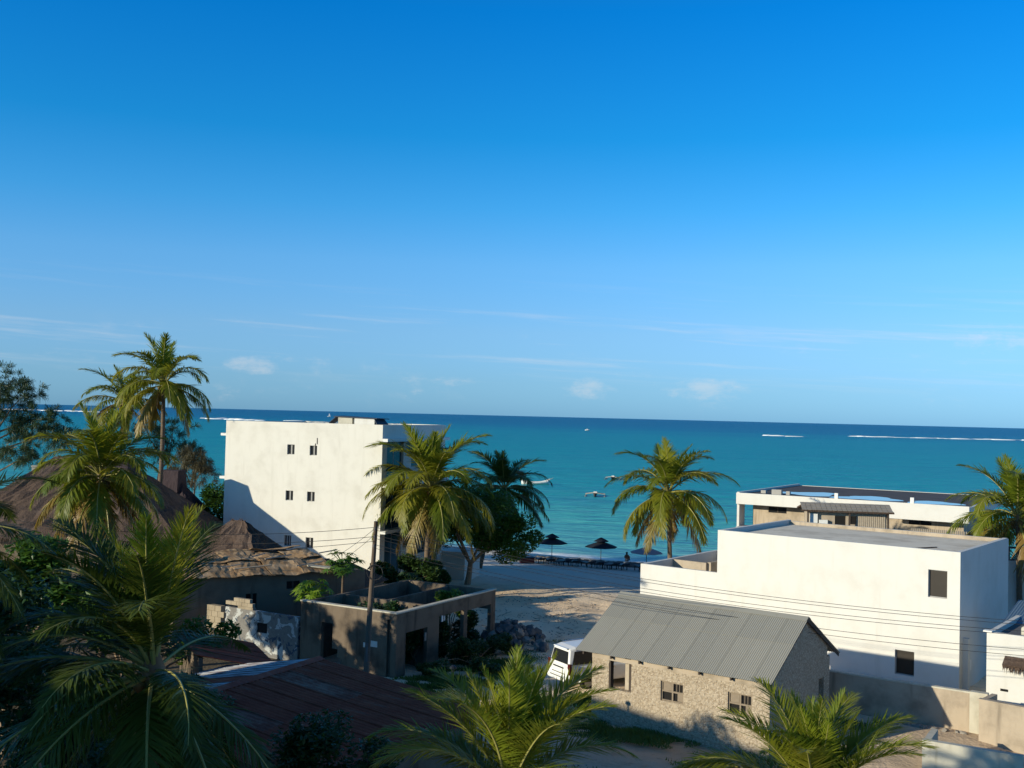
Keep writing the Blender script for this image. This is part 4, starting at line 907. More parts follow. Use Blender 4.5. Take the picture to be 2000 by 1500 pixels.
def small_table(loc, label):
    T = thing('side_table', label, 'table', loc, .3, 'low dark tables between loungers'); m = MB(); m.box(-.3, -.3, .38, .3, .3, .44); m.build('top', M['dark_plastic'], T)
    for x in (-.25, .2):
        for y in (-.25, .2): m = MB(); m.box(x, y, -.2, x+.05, y+.05, .38); m.build('leg', M['dark_plastic'], T)
small_table((4.4, 94.2, gz(4.4, 94.2)), 'low dark table by the left parasol loungers'); small_table((8.5, 93.0, gz(8.5, 93)), 'low dark table by the middle parasol loungers')
T = thing('beach_chest', 'low red chest at the left end of the lounger row', 'chest', (1.7, 95.2, gz(1.7, 95.2)), .2)
m = MB(); m.box(-.62, -.3, -.1, .62, .3, .48); m.build('box', M['red_paint'], T, False, .02); m = MB(); m.box(-.66, -.34, .481, .66, .34, .58); m.build('lid', M['dark_plastic'], T, False, .02)
m = MB(); x0, y0, x1, y1 = .6, 98.9, 13.8, 94.7
T = thing('beach_kerb', 'low dark kerb of stones along the top of the beach behind the loungers', 'kerb', (0, 0, 0)); rr = random.Random(2)
kz = [MB().__class__() for _ in range(3)]
km = []
for k in range(4): b_ = MB(); b_.blob((0, 0, .05), (.26, .2, .22), 7, 4, .25, rr); km.append(b_.mesh('stone', M['stone_dark'], True))
for i in range(64): f = i/63; x, y = x0+(x1-x0)*f, y0+(y1-y0)*f; inst('stone', rr.choice(km), T, (x, y+rr.uniform(-.1, .1), gz(x, y)), (0, 0, rr.uniform(0, 6)), rr.uniform(1.1, 1.7))

def person(loc, rot, label):
    T = thing('person', label, 'person', loc, rot)
    V = [(0,0,.14), (0,.02,.36), (0,.04,.58), (0,.06,.66), (0,.08,.76), (-.17,.04,.56), (-.24,-.06,.34), (-.16,-.26,.30), (.17,.04,.56), (.24,-.06,.34), (.16,-.26,.30), (-.10,-.02,.13), (-.13,-.40,.42), (-.12,-.52,.05), (-.12,-.68,.04), (.10,-.02,.13), (.13,-.40,.42), (.12,-.52,.05), (.12,-.68,.04)]
    E_ = [(0,1),(1,2),(2,3),(3,4),(2,5),(5,6),(6,7),(2,8),(8,9),(9,10),(0,11),(11,12),(12,13),(13,14),(0,15),(15,16),(16,17),(17,18)]
    rad = [.14,.15,.13,.055,.10,.055,.045,.035,.055,.045,.035,.10,.07,.045,.04,.10,.07,.045,.04]
    me = bpy.data.meshes.new('body'); me.from_pydata(V, E_, []); o = bpy.data.objects.new('body', me); COL.objects.link(o); o.parent = T; me.materials.append(M['skin'])
    o.modifiers.new('skin', 'SKIN'); o.modifiers.new('sub', 'SUBSURF').levels = 2
    for i, r_ in enumerate(rad): me.skin_vertices[0].data[i].radius = (r_, r_)
    me.skin_vertices[0].data[0].use_root = True
    m = MB(); m.blob((0, .095, .79), (.105, .115, .11), 10, 6); m.build('hair', M['dark_hole'], T, True)
    m = MB(); m.lathe([(.17, .03), (.185, .14), (.175, .26)], (0, 0, 0), 12); m.build('shorts', M['tarp'], T, True)
person((10.95, 99.2, gz(10.95, 99.2)+.02), R(160), 'dark haired person sitting on the sand by the water right of the parasols')

def hull(L, w, h, sheer, n=14):
    mb = MB(); vs = []; fs = []
    for i in range(n+1):
        u = -1+2*i/n; x = u*L/2; ww = w/2*max(.02, (1-abs(u)**2.4)); zt = h+sheer*abs(u)**2.5*(1.4 if u > 0 else .8); zk = .12*abs(u)**3
        vs += [(x, -ww, zt), (x, -ww*.8, zt*.45), (x, 0, -.25+zk), (x, ww*.8, zt*.45), (x, ww, zt), (x, ww*.86, zt-.04), (x, 0, zt*.45+.02), (x, -ww*.86, zt-.04)]
    for i in range(n): fs += [(i*8+k, i*8+(k+1) % 8, (i+1)*8+(k+1) % 8, (i+1)*8+k) for k in range(8)]
    fs += [tuple(reversed(range(8))), tuple(range(n*8, n*8+8))]; mb.add(vs, fs); return mb
T = thing('moored_boat', 'long white moored boat with a raised bow right of the dark palm', 'boat', (5.3, 221, -1.95), R(5), 'boats on the sea')
hull(5.8, 1.3, .55, .45).build('hull', M['white_trim'], T, True)
for x in (-1.2, 0, 1.2): m = MB(); m.box(x-.1, -.5, .38, x+.1, .5, .44); m.build('thwart', M['bleached_wood'], T)
m = MB(); m.tube([(2.9, 0, 1.0), (3.7, 0, 1.35)], [.07, .03], 6); m.build('bowsprit', M['bleached_wood'], T)
def outrigger(loc, rot, label):
    T = thing('outrigger_canoe', label, 'canoe', loc, rot, 'boats on the sea')
    hull(4.6, .7, .5, .2).build('hull', M['dark_wood'], T, True)
    for x in (-.7, .7): m = MB(); m.tube([(x, -1.75, .35), (x, 0, .62), (x, 1.75, .35)], .05, 6); m.build('cross_arm', M['bleached_wood'], T)
    for y in (-1.7, 1.7): m = MB(); m.tube([(-1.6, y, .05), (-1.3, y, -.02), (1.4, y, -.02), (1.8, y, .15)], [.05, .12, .12, .05], 6); m.build('float', M['bleached_wood'], T)
    m = MB(); m.box(-.25, -.3, .5, .25, .3, .78); m.build('engine_box', M['white_trim'], T)
outrigger((15.3, 192, -1.95), R(83), 'small outrigger canoe on the water left of the middle palm'); outrigger((23.6, 246, -1.95), R(75), 'outrigger canoe partly hidden by the fronds of the middle palm')
T = thing('small_boat', 'tiny white boat far out on the sea near the centre', 'boat', (80.7, 1137, -1.9), .1, 'boats on the sea'); hull(4.8, 1.6, .8, .5).build('hull', M['white_trim'], T, True); m = MB(); m.box(-.6, -.5, .6, .6, .5, 1.7); m.build('wheelhouse', M['white_trim'], T)
T = thing('sailing_boat', 'tiny sailing boat near the horizon above the white block', 'boat', (-440, 2600, -1.9), .1, 'boats on the sea'); hull(8, 2.4, .9, .6).build('hull', M['white_trim'], T, True); m = MB(); m.slab([(-1.5, 0, 1.5), (3.0, .2, 1.3), (.2, .1, 9)], .1); m.build('sail', M['white_trim'], T)

# ------------------------------------------------------------------ rubble, loose stones, twigs
rr = random.Random(21); rocks = []
for k in range(6): b_ = MB(); b_.blob((0, 0, 0), (1, .8, .65), 7, 5, .28, rr); rocks.append(b_.mesh('rock', M['stone_dark'] if k < 4 else M['stone'], False))
rub_lab = 'grey rock in the heap beside the roofless concrete shell'
for i in range(150):
    a = rr.uniform(0, 6.28); d = abs(rr.gauss(0, .55)); x = .1+math.cos(a)*d*1.9; y = 57.2+math.sin(a)*d*3.2; h = max(0, 1.25-d*1.0)*rr.random()
    o = inst('rock', rr.choice(rocks), None, (x, y, h*.9+.05), (rr.uniform(0, 6), rr.uniform(0, 6), rr.uniform(0, 6)), rr.uniform(.12, .36)); tag(o, rub_lab, 'rock', 'rocks of the rubble heap')
for i in range(11):
    f = i/10; x, y = 15.2+2.6*f+rr.uniform(-.15, .15), 43.9-1.75*f+rr.uniform(-.25, 0); o = inst('stone', rocks[4+i % 2], None, (x, y, .08), (rr.uniform(-.3, .3), rr.uniform(-.3, .3), rr.uniform(0, 3)), (rr.uniform(.15, .3), rr.uniform(.12, .2), rr.uniform(.12, .22))); tag(o, 'pale stone lying at the foot of the shaded boundary wall', 'stone', 'stones along the boundary wall')
m = MB()
for i in range(1500):
    x = rr.uniform(13.2, 20); y = rr.uniform(37, 43.5)
    if y > 45.4-.66*(x-13.2)-.2: continue
    s_ = rr.uniform(.02, .07); m.blob((x, y, .01), (s_, s_*.8, s_*.7), 5, 3, .3, rr)
for i in range(1600):
    x = rr.uniform(-2, 16); y = rr.uniform(46, 72); s_ = rr.uniform(.015, .055); m.blob((x, y, 0), (s_, s_*.9, s_*.7), 5, 3, .3, rr)
tag(m.build('gravel', M['stone'], None), 'loose gravel and rubble bits strewn over the sandy lot', 'gravel', kind='stuff')
m = MB()
for i in range(420):
    x = rr.uniform(-1, 14); y = rr.uniform(50, 74); a = rr.uniform(0, 3.14); l = rr.uniform(.15, .6)
    z = gz(x, y)+.03; m.tube([(x, y, z), (x+l*math.cos(a), y+l*math.sin(a), z+rr.uniform(.0, .08))], .012, 3)
tag(m.build('dry_twigs', M['dark_wood'], None), 'dry twigs and husks scattered on the sand', 'twigs', kind='stuff')

# ------------------------------------------------------------------ palms
def frond_mesh(name, a0, droop, n, seg, material, seed, sag=.5, L=4.0, lmax=.85, width=.05, vee=.45, twist=0, thin=0.0, bendy=0):
    rr = random.Random(seed); mb = MB(); N = 16; pts = []; p = Vector((0, 0, 0)); tan = []
    for i in range(N+1):
        s = i/N; a = a0-droop*(s**1.35); t = Vector((math.cos(a), bendy*s, math.sin(a))).normalized(); pts.append(p.copy()); tan.append(t); p = p+t*(L/N)
    mb.tube(pts, [.045*(1-.88*(i/N))+.004 for i in range(N+1)], 5, 1, cap=False)
    for i in range(n):
        s = .13+.87*(i+.5)/n; f = s*N; k = min(int(f), N-1); f -= k
        q = pts[k].lerp(pts[k+1], f); t = tan[k].lerp(tan[k+1], f).normalized(); b = Vector((0, 1, 0)).cross(t); side = t.cross(b).normalized(); nrm = side.cross(t)
        if nrm.z < 0 and a0 > -1.2 and abs(t.z) < .98 and False: nrm = -nrm
        nrm = Vector((-t.z*1.0, 0, t.x)).normalized()
        prof = (.35+.65*min(1, (s-.1)/.22))*(1-.72*max(0, (s-.45)/.55)**1.6)
        beta = R(66-40*s)
        for sg in (-1, 1):
            if rr.random() < thin: continue
            l = lmax*prof*rr.uniform(.72, 1.12); v = vee*rr.uniform(.6, 1.3)
            d = (t*math.cos(beta)+Vector((0, sg, 0))*math.sin(beta)*math.cos(v)+nrm*math.sin(beta)*math.sin(v)); d += Vector((rr.gauss(0, .10), rr.gauss(0, .10), rr.gauss(0, .10))); d.normalize()
            wv = (t-d*t.dot(d)).normalized()*width*.5*(.6+.4*prof); c = q.copy(); vs = []; sg_ = sag*rr.uniform(.45, 1.7)
            for g in range(seg+1):
                u = g/seg; ww = (1-u**2.2)*(1 if g else .5)
                if g < seg: vs += [c-wv*ww, c+wv*ww]
                else: vs.append(c.copy())
                d = (d+Vector((0, 0, -1))*sg_*rr.uniform(.7, 1.3)/seg).normalized(); c = c+d*(l/seg)
            fs = [(2*g, 2*g+1, 2*g+3, 2*g+2) for g in range(seg-1)]+[(2*seg-2, 2*seg-1, 2*seg)]
            mb.add(vs, fs, 0)
    me = mb.mesh(name, [material, M['rachis']]); return me
CL = [(R(83), R(32), .12, .30), (R(66), R(76), .32, .30), (R(46), R(104), .55, .22), (R(20), R(92), .75, .1), (R(-12), R(66), .95, .0), (R(-44), R(38), 1.1, -.05)]
FM = {}
def fronds(style):
    if style in FM: return FM[style]
    out = []
    for ci, (a0, dr, sag, vee) in enumerate(CL):
        vs = []
        for k in range(3):
            mt = M['frond'] if style == 'far' else M['frond_shaded'] if style in ('dark', 'near_dark') else M['frond_fresh']
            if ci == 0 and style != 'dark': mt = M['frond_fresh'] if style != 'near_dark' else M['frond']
            if ci == 5: mt = M['frond_old'] if style not in ('dark', 'near_dark') else M['frond_shaded']
            if ci == 4 and k == 0 and style == 'far': mt = M['frond_old']
            near = style.startswith('near')
            vs.append(frond_mesh('frond', a0+R(random.uniform(-6, 6)), dr*random.uniform(.85, 1.2)*(.74 if style.startswith('near') else 1), 108 if near else 84, 4, mt, 100*ci+k, sag*(.5 if near else 1.0), lmax=1.05 if near else 1.15, width=.048 if near else .078, vee=vee, thin=.04 if near else .06, bendy=random.uniform(-.25, .25)))
        out.append(vs)
    FM[style] = out; return out
NUTS = None
def palm(loc, base, length, label, style, seed, counts=(3, 6, 8, 8, 7, 4), nuts=8, tr=(.19, .12), extra=(), bow=.0, skip=None, stub=True):
    """crown at loc, trunk foot at base (its z may differ); counts = fronds in each age class; extra = (azimuth deg, class, scale)"""
    global NUTS
    rr = random.Random(seed); T = thing('palm_tree', label, 'palm tree', base, 0)
    h = Vector(loc)-Vector(base); N = 14; pts = []
    for i in range(N+1):
        u = i/N; pts.append(Vector((h.x*(u**1.3)+bow*math.sin(u*math.pi), h.y*u, h.z*u-.4*(1-u))))
    m = MB(); m.tube(pts, [tr[0]*(1.35 if i == 0 else 1)*(1-u)+tr[1]*u for i, u in enumerate([k/N for k in range(N+1)])], 9)
    m.build('trunk', M['bark_palm'], T, True)
    m = MB(); m.tube([h+Vector((0, 0, -.35)), h+Vector((0, 0, .1)), h+Vector((0, 0, .55))], [tr[1]*1.15, tr[1]*1.7, .05], 8); m.build('crownshaft', M['frond_dry'], T, True)
    F = fronds(style); sc = length/4.0; az0 = rr.uniform(0, 6.28); k = 0
    for ci, cnt in enumerate(counts):
        for i in range(cnt):
            az = az0+ci*1.1+i*2*math.pi/max(cnt, 1)+rr.uniform(-.3, .3); k += 1
            if skip and skip(math.degrees(az) % 360, ci): continue
            inst('frond', rr.choice(F[ci]), T, h+Vector((.10*math.cos(az), .10*math.sin(az), .32-.09*ci)), (rr.uniform(-.16, .16), rr.uniform(-.10, .10), az), sc*rr.uniform(.86, 1.1)*(.8 if ci == 0 else 1))
    for az, ci, s_ in extra:
        az = R(az); inst('frond', F[ci][int(s_*100) % 3], T, h+Vector((.10*math.cos(az), .10*math.sin(az), .32-.09*ci)), (0, 0, az), sc*s_)
    if nuts:
        if NUTS is None: b_ = MB(); b_.blob((0, 0, 0), (.12, .12, .15), 8, 6); NUTS = b_.mesh('coconut', M['coconut'], True)
        for i in range(nuts):
            a = rr.uniform(0, 6.28); inst('coconut', NUTS, T, h+Vector((.28*math.cos(a), .28*math.sin(a), -.15-rr.uniform(0, .4))), (rr.uniform(-.4, .4), 0, 0), rr.uniform(.8, 1.15))
    for i in range(4 if stub else 0):
        a = rr.uniform(0, 6.28); m = MB(); m.tube([h+Vector((.05*math.cos(a), .05*math.sin(a), -.2)), h+Vector((.35*math.cos(a), .35*math.sin(a), -.9)), h+Vector((.4*math.cos(a), .4*math.sin(a), -1.6))], [.03, .03, .015], 4); m.build('flower_stalk', M['frond_dry'], T)
    return T
palm((-24.3, 75, 13.5), (-24.9, 75, 0), 4.1, 'tall coconut palm high above the thatched roof at the left', 'far', 1, (3, 5, 6, 7, 6, 3), 8, (.2, .13), bow=.35)
palm((-28.8, 80, 12.3), (-29.2, 80, 0), 3.6, 'thinner palm just behind and left of the tall one', 'far', 2, (2, 4, 5, 5, 5, 4), 5, (.18, .12))
palm((-18.3, 48.3, 8.75), (-18.0, 48.3, 0), 3.6, 'bushy palm with drooping yellow fronds in front of the thatched roof', 'far', 3, (4, 6, 8, 9, 9, 7), 10)
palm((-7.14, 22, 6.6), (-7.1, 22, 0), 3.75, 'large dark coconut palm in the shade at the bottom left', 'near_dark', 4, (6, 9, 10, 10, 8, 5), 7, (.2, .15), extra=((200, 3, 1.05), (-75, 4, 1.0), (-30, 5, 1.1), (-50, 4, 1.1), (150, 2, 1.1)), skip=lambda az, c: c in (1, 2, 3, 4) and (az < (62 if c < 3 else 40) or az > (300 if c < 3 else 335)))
palm((-5.1, 70, 7.1), (-5.3, 70, 0), 5.0, 'coconut palm in front of the right side of the white block', 'far', 5, (5, 7, 9, 9, 9, 6), 14, (.22, .15))
palm((-.4, 88, 5.9), (-2.3, 88.5, gz(-2, 88)), 4.2, 'dark shaded palm behind the leafy tree by the beach', 'dark', 6, (2, 5, 7, 7, 7, 4), 5)
palm((10.9, 74, 6.9), (11.2, 74, 0), 4.7, 'coconut palm rising behind the white terrace against the sea', 'far', 7, (3, 5, 6, 7, 6, 4), 9)
palm((29.4, 62.3, 6.8), (29.6, 62.3, 0), 4.6, 'coconut palm cut off by the right edge of the picture', 'far', 8, (3, 5, 7, 7, 6, 3), 7)
palm((.15, 23, 3.85), (.2, 23, 0), 3.35, 'sunlit palm with feathery fronds at the bottom centre', 'near', 9, (8, 8, 3, 1, 1, 0), 0, (.2, .15), extra=((168, 2, 1.08), (150, 2, .9), (200, 2, .95), (-12, 3, 1.05), (20, 2, .9)))
palm((6.95, 24, 3.2), (7.1, 24, 0), 3.1, 'sunlit palm with feathery fronds at the bottom right', 'near', 10, (9, 10, 5, 2, 1, 0), 0, (.2, .15), extra=((178, 2, 1.1), (165, 3, 1.0), (8, 1, 1.0)))
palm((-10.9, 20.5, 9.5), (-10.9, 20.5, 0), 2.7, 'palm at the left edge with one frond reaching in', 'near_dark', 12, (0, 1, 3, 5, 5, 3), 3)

# ------------------------------------------------------------------ broadleaf trees and shrubs
def leaf_cloud(mb, c, r, n, size, rr, clumps=0, flat=.0, hollow=.35):
    """leaf sized bent faces spread through lumpy clumps"""
    cl = [(Vector(c), 1.0)] if not clumps else []
    for i in range(clumps):
        while True:
            d = Vector((rr.uniform(-1, 1), rr.uniform(-1, 1), rr.uniform(-1, 1)))
            if .25 < d.length < 1: break
        cl.append((Vector((c[0]+d.x*r[0]*.75, c[1]+d.y*r[1]*.75, c[2]+d.z*r[2]*.75)), rr.uniform(.28, .48)))
    for i in range(n):
        cc, s_ = rr.choice(cl)
        d = Vector((rr.gauss(0, 1), rr.gauss(0, 1), rr.gauss(0, 1))).normalized()*(hollow+(1-hollow)*rr.random()**.5)
        p = cc+Vector((d.x*r[0]*s_, d.y*r[1]*s_, d.z*r[2]*s_))
        a = Vector((rr.gauss(0, 1), rr.gauss(0, 1), rr.gauss(0, .5)-flat)).normalized(); b = a.cross(Vector((rr.gauss(0, .5), rr.gauss(0, .5), 1))).normalized(); s = size*rr.uniform(.6, 1.3); nn = a.cross(b)
        mb.add([p-a*s, p+b*s*.45+nn*s*.12, p+a*s, p-b*s*.45+nn*s*.12], [(0, 1, 2, 3)])
def tree(name, label, cat, base, crowns, n, size, material, seed, tr=.2, fork=.35, bark='bark_tree', clumps=9, limbs=6):
    rr = random.Random(seed); T = thing(name, label, cat, base, 0); b0 = Vector(base)
    cs = [(Vector(c)-b0, r) for c, r in crowns]; h = cs[0][0]; fz = h.z*fork; fp = Vector((h.x*.3, h.y*.3, fz))
    m = MB(); m.tube([(0, 0, -.3), fp*.5+Vector((.04, 0, 0)), fp], [tr*1.3, tr, tr*.85], 9); m.build('trunk', M[bark], T, True)
    for i in range(limbs):
        c, r = cs[i % len(cs)]; e = c+Vector((rr.uniform(-.7, .7)*r[0], rr.uniform(-.7, .7)*r[1], rr.uniform(-.2, .6)*r[2])); mid = fp.lerp(e, .5)+Vector((rr.uniform(-.2, .2), rr.uniform(-.2, .2), .15))
        m = MB(); m.tube([fp-Vector((0, 0, .1)), mid, e], [tr*.55, tr*.35, .02], 6); m.build('limb', M[bark], T, True)
    m = MB(); tot = sum(r[0]*r[2] for _, r in cs)
    for c, r in cs: leaf_cloud(m, c, r, int(n*r[0]*r[2]/tot), size, rr, clumps)
    m.build('crown', M[material], T); return T
tree('leafy_tree', 'dark round leafy tree with an orange lit trunk at the end of the lot', 'tree', (-2.85, 76.4, -.1), [((-2.1, 76.3, 4.7), (3.2, 2.6, 2.5)), ((.3, 75.6, 3.5), (2.4, 2.0, 1.8)), ((-4.4, 76.0, 3.9), (1.7, 1.5, 1.4))], 22000, .14, 'leaf_mid', 31, .2, .34, clumps=14, limbs=6)
tree('round_bush', 'dark green bush at the foot of the white block behind the thatch', 'bush', (-20.6, 77.5, 0), [((-20.7, 77.6, 5.2), (1.9, 1.5, 1.9)), ((-21.6, 77, 3.6), (1.5, 1.4, 1.5))], 6500, .14, 'leaf_mid', 32, .15, clumps=10)
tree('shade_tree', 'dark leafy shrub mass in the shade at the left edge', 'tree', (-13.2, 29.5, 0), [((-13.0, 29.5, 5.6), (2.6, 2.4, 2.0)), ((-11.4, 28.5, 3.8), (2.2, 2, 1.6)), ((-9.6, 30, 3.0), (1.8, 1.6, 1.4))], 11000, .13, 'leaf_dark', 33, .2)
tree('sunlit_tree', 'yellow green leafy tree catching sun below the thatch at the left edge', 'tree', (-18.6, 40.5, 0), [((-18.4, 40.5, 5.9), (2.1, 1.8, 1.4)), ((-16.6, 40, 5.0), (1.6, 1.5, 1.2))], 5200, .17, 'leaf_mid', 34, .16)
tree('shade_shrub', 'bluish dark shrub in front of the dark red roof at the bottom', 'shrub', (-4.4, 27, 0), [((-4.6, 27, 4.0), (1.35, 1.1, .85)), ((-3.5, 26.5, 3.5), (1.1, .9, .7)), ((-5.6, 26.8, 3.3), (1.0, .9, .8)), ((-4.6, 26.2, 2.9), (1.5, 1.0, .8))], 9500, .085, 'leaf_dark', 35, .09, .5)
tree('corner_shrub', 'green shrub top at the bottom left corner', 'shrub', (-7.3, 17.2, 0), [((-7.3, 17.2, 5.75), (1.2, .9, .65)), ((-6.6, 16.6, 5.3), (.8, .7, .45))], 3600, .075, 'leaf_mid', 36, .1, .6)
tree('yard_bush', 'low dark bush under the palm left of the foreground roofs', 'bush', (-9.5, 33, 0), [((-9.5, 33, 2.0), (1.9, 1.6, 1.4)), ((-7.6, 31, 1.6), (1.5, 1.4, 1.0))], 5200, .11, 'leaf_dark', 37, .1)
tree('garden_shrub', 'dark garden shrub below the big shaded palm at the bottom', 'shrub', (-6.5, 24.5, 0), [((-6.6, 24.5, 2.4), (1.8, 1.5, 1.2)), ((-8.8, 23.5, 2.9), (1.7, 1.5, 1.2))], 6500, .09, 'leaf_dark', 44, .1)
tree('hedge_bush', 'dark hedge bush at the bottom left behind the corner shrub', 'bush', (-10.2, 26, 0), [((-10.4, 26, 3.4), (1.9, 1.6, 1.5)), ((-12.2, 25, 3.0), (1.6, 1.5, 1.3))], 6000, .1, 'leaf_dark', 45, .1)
tree('yard_tree', 'yellow green leafy tree in the yard at the left edge above the dark shrubs', 'tree', (-20.5, 45.5, 0), [((-20.3, 45.5, 3.9), (2.2, 2, 1.8)), ((-18.6, 44, 3.2), (1.6, 1.5, 1.2))], 9000, .15, 'leaf_mid', 48, .14)
tree('yard_shrub', 'dark shrub between the shade tree and the thatched roof at the left edge', 'shrub', (-17, 37, 0), [((-17.2, 37, 3.0), (2.2, 1.9, 1.7)), ((-14.6, 36, 2.4), (1.7, 1.5, 1.3)), ((-11.5, 37.5, 1.8), (1.6, 1.5, 1.2))], 11000, .12, 'leaf_dark', 49, .1)
tree('garden_tree', 'leafy green tree behind the big shaded palm left of the painted wall', 'tree', (-13.8, 40, 0), [((-13.8, 40, 4.0), (2.0, 1.8, 1.6)), ((-15.6, 42, 4.6), (1.8, 1.6, 1.5)), ((-12, 43.5, 2.6), (1.6, 1.4, 1.2))], 9000, .14, 'leaf_mid', 46, .12)
tree('wall_bush', 'dark bush growing against the foot of the white block by the pole', 'bush', (-6.6, 67.3, 0), [((-6.9, 67.2, 2.1), (1.8, 1.2, 1.2)), ((-5.0, 67.3, 1.9), (1.6, 1.2, 1.1))], 8500, .14, 'leaf_dark', 38, .1)
tree('ruin_bush', 'green bush growing inside the right room of the concrete shell', 'bush', (-2.9, 54.8, 0), [((-2.8, 54.7, 2.35), (1.0, 1.3, .85))], 2600, .12, 'leaf_mid', 39, .07)
tree('ruin_shrub', 'dark shrub growing inside the left room of the concrete shell', 'shrub', (-6.3, 52.3, 0), [((-6.3, 52.3, 2.1), (1.3, 1.3, 1.0)), ((-5.2, 51.3, 2.4), (.7, .6, .7))], 3200, .12, 'leaf_dark', 40, .07)
tree('undergrowth', 'dark undergrowth in front of the openings of the concrete shell', 'shrub', (-1.4, 51.6, 0), [((-1.9, 51.8, .6), (1.1, 1.7, .75)), ((-.5, 54.3, .55), (1.0, 1.5, .7)), ((-3.2, 49.6, .4), (.9, 1.1, .55)), ((-.9, 50.2, .3), (1.0, 1.2, .4))], 10000, .09, 'leaf_dark', 41, .04)
tree('room_shrub', 'dark shrubs that fill the open rooms of the concrete shell behind its openings', 'shrub', (-4.3, 52.0, 0), [((-4.6, 51.2, 1.0), (.9, 1.0, 1.1)), ((-3.6, 53.3, 1.1), (1.0, 1.2, 1.2)), ((-2.2, 55.6, 1.0), (1.0, 1.2, 1.1)), ((-5.6, 51.6, 1.0), (.9, .9, 1.2))], 9000, .11, 'leaf_dark', 47, .05)
tree('unseen_shade_tree', 'broad leafy tree added unseen outside the left edge to shade the painted wall', 'tree', (-25.5, 38, 0), [((-25.8, 38.6, 6.7), (2.5, 2.4, 1.7)), ((-27.6, 42.6, 6.75), (2.6, 2.6, 1.75))], 10000, .2, 'leaf_mid', 42, .3)  # out of view; crowns placed and sized to throw shade on the ruin side
# papaya trees: each big leaf is its own piece
def papaya(label, base, top, n, ls, material, seed, lean=0):
    rr = random.Random(seed); T = thing('papaya_tree', label, 'papaya tree', base, 0); h = top-base[2]
    m = MB(); m.tube([(0, 0, -.2), (lean*.4, 0, h*.5), (lean, 0, h)], [.10, .085, .06], 7); m.build('trunk', M['bark_palm'], T, True)
    lm = []
    for k in range(3):
        mb = MB(); vs = [(0, 0, 0)]; pts = []
        for q in range(15):
            a = -2.5+5.0*q/14; r_ = (1.0 if q % 2 == 0 else .42)*(1-.18*abs(a)/2.5)*rr.uniform(.9, 1.1); pts.append((r_*math.cos(a), r_*math.sin(a), -.28*r_*r_+rr.uniform(-.04, .04)))
        mb.add([(0, 0, .02)]+pts, [(0, i+1, i+2) for i in range(14)]); lm.append(mb.mesh('leaf', M[material]))
    pm = MB(); pm.tube([(0, 0, 0), (1, 0, 0)], .018, 4, cap=False); pm = pm.mesh('leaf_stalk', M[material])
    for i in range(n):
        az = i*2.4+rr.uniform(-.3, .3); el = rr.uniform(-.35, 1.2)*(1-.2*i/n); st = ls*rr.uniform(1.2, 2.3); d = Vector((math.cos(az)*math.cos(el), math.sin(az)*math.cos(el), math.sin(el)))
        p0 = Vector((lean, 0, h-.05-.25*rr.random())); e = p0+d*st
        inst('leaf_stalk', pm, T, p0, (0, -el, az), (st, 1, 1)); inst('leaf', rr.choice(lm), T, e, (rr.uniform(-.3, .3), .35+rr.uniform(-.2, .3), az), ls*rr.uniform(.75, 1.15))
papaya('bright lime green papaya tree beside the old brown house', (-9.75, 54.2, 0), 2.9, 34, .42, 'leaf_lime', 51)
papaya('dark papaya tree in front of the old brown house wall', (-8.75, 57.6, 0), 3.9, 36, .45, 'leaf_mid', 52)
papaya('small papaya with grey fruit pods by the concrete shell', (-5.4, 60.5, 0), 2.6, 22, .4, 'leaf_dark', 53)
# casuarinas: feathery drooping sprays
def casuarina(label, base, tufts, seed, material, tr=.2, per=46):
    rr = random.Random(seed); T = thing('casuarina_tree', label, 'tree', base, 0); b0 = Vector(base)
    top = max(tufts, key=lambda t: t[0][2]); h = Vector(top[0])-b0
    m = MB(); m.tube([(0, 0, -.3), h*.5+Vector((.2, 0, 0)), h], [tr, tr*.6, .03], 8); m.build('trunk', M['bark_tree'], T, True); crown = MB()
    for c, r, n in tufts:
        c = Vector(c)-b0; st = Vector((h.x*.5+.2*0, h.y*.5, min(h.z*.75, max(.5, c.z-1.2))))
        m = MB(); m.tube([st, st.lerp(c, .6)+Vector((0, 0, .25)), c], [.08, .05, .02], 5); m.build('limb', M['bark_tree'], T, True)
        for k in range(int(n*3.4)):
            p = c+Vector((rr.gauss(0, .5)*r[0], rr.gauss(0, .5)*r[1], rr.gauss(0, .5)*r[2]))
            dv = (p-c); dv.z += .4; dv = dv.normalized() if dv.length > .01 else Vector((0, 0, 1))
            for q in range(per):
                l = rr.uniform(.25, .8); d = (dv*.7+Vector((rr.gauss(0, .6), rr.gauss(0, .6), rr.gauss(0, .45)))).normalized(); a = p+d*rr.uniform(0, .25); mid = a+d*l*.55; e = mid+(d*.4+Vector((0, 0, -.9))).normalized()*l*.6
                w = d.cross(Vector((rr.gauss(0, 1), rr.gauss(0, 1), rr.gauss(0, 1)))).normalized()*.013; crown.add([a-w, a+w, mid+w, mid-w, e], [(0, 1, 2, 3), (3, 2, 4)])
    crown.build('crown', M[material], T); return T
rr = random.Random(6)
casuarina('feathery casuarina tree at the left edge, tallest there', (-38.6, 80, 0), [((-38.0, 80, 13.0), (1.6, 1.2, 1.2), 16), ((-36.4, 80, 12.5), (1.2, 1, 1.2), 12), ((-37.6, 80, 10.8), (1.8, 1.2, 1.4), 18), ((-35.2, 80, 10.4), (1.4, 1, 1.1), 12), ((-33.6, 80, 9.6), (1.1, 1, .8), 9), ((-36.6, 80, 8.8), (2.0, 1.2, 1.2), 14), ((-34.0, 80, 11.0), (.8, .8, .7), 5), ((-35.2, 79, 7.9), (1.2, 1, .8), 8)], 61, 'needle', .25)
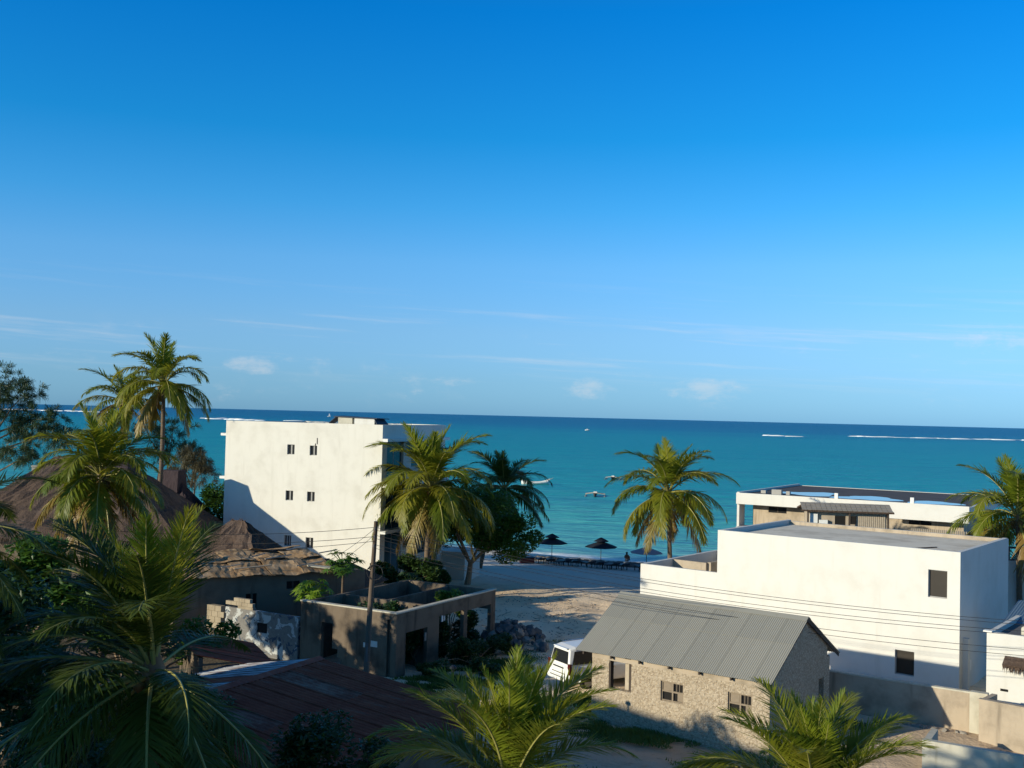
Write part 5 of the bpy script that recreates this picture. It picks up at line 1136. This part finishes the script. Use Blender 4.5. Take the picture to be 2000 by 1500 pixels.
casuarina('sparse greyish casuarina behind the tall palm trunk', (-28.5, 86, 0), [((-29.0, 86, 9.6), (2.0, 1.2, 1.4), 13), ((-27.0, 86, 10.0), (1.4, 1.2, 1.2), 9), ((-28.0, 86, 8.0), (2.2, 1.2, 1.2), 10), ((-25.9, 86, 8.4), (1.2, 1, .9), 6)], 62, 'needle', .18, 40)
casuarina('brownish low casuarina left of the white block', (-24.2, 81, 0), [((-23.6, 81, 8.1), (1.1, 1, .7), 10), ((-24.6, 81, 7.2), (1.5, 1, .9), 12), ((-22.9, 81, 7.3), (.9, .8, .7), 7)], 63, 'needle_dry', .14)
# grass and weeds
m = MB(); rr = random.Random(71)
def weeds(cx, cy, ax, ay, n, h):
    for i in range(n):
        a = rr.uniform(0, 6.28); d = rr.random()**.6*1.25; x = cx+ax*d*math.cos(a); y = cy+ay*d*math.sin(a)
        if mnoise.noise((x*1.3, y*1.3, .5)) < -.28+.25*d*d: continue
        l = h*rr.uniform(.4, 1.2)*(1-.5*d); b = rr.uniform(0, 6.28); w = rr.uniform(.01, .03); t = rr.uniform(.1, .7)*l; z = gz(x, y)-.02
        m.add([(x-w*math.sin(b), y+w*math.cos(b), z), (x+w*math.sin(b), y-w*math.cos(b), z), (x+t*math.cos(b)*.4+w*.6, y+t*math.sin(b)*.4, z+l*.65), (x+t*math.cos(b), y+t*math.sin(b), z+l)], [(0, 1, 2), (0, 2, 3)])
for a_ in ((-3.4, 47.2, 1.2, 1.6, 2600, .28), (-2.0, 49.2, 1.6, 1.8, 3600, .3), (-.6, 51.4, 1.5, 2.0, 2800, .25), (.9, 53.6, 1.2, 1.8, 1500, .22), (2.2, 45.6, 1.4, 1.4, 2600, .3), (2.7, 43.9, 1.0, 1.2, 1800, .3), (3.6, 41.8, 1.3, .9, 2200, .28), (5.4, 40.4, 1.6, .7, 2200, .22), (8.2, 38.2, 2.0, 1.0, 1800, .3), (3.6, 46.0, .9, .8, 1300, .3), (.9, 36, 2.5, 1.5, 1500, .25), (13.5, 43.4, 1.8, .9, 1500, .25), (-8, 48, 2.0, 1.5, 2000, .4), (3.2, 57.8, 1.6, .5, 500, .12), (-3.2, 46.6, 1.6, 1.8, 6000, .3), (-3.9, 48.0, 1.4, 1.3, 5000, .3), (-2.2, 48.0, 1.6, 1.4, 6000, .3), (-.6, 47.6, 1.2, .9, 2500, .22), (-1.2, 49.4, 1.8, 1.6, 6000, .3), (.2, 52, 1.6, 2.2, 6000, .28), (2.5, 44.5, 1.3, 1.8, 4500, .3), (4.6, 41.2, 1.8, .8, 3500, .28)): weeds(*a_)
tag(m.build('grass', M['grass'], None), 'weeds and grass tufts round the hut and the concrete shell', 'grass', kind='stuff')

# ------------------------------------------------------------------ unseen block added beyond the left edge to cast shade over the near yard
T = thing('shade_block', 'unseen four storey block added beyond the left edge to shade the near yard', 'building', (-32.9, 14.9, 0), R(32))
m = MB(); hx, hy = 6, 10
wl = [(-8.6+i*3.0, -7.2+i*3.0, 1.0+2.75*j, 2.4+2.75*j) for i in range(6) for j in range(4)]
m.box(-hx, -hy, -.3, hx-.25, hy, 11.5); m.build('wall', M['white_wash'], T)
w = MB(); wall_open(w, -hy, hy, -.3, 11.5, 0, .25, wl); w = w.build('front_wall', M['white_wash'], T); w.location = (hx, 0, 0); w.rotation_euler = (0, 0, R(90))
for a, b, c, d in wl: g = MB(); g.box(hx-.2, a, c, hx-.14, b, d); g.build('window', M['dark_glass'], T)
m = MB(); m.box(-hx-.2, -hy-.2, 11.5, hx+.2, hy+.2, 11.7); m.build('cornice', M['white_trim'], T)
m = MB(); m.box(1.5, -6.8, 11.7, hx, -3.0, 12.9); m.build('shade_tower', M['white_wash'], T)  # raises the added blocker so its shade reaches the big palm crown

# ------------------------------------------------------------------ render settings
S.render.engine = 'CYCLES'
S.cycles.max_bounces = 6; S.cycles.transparent_max_bounces = 8
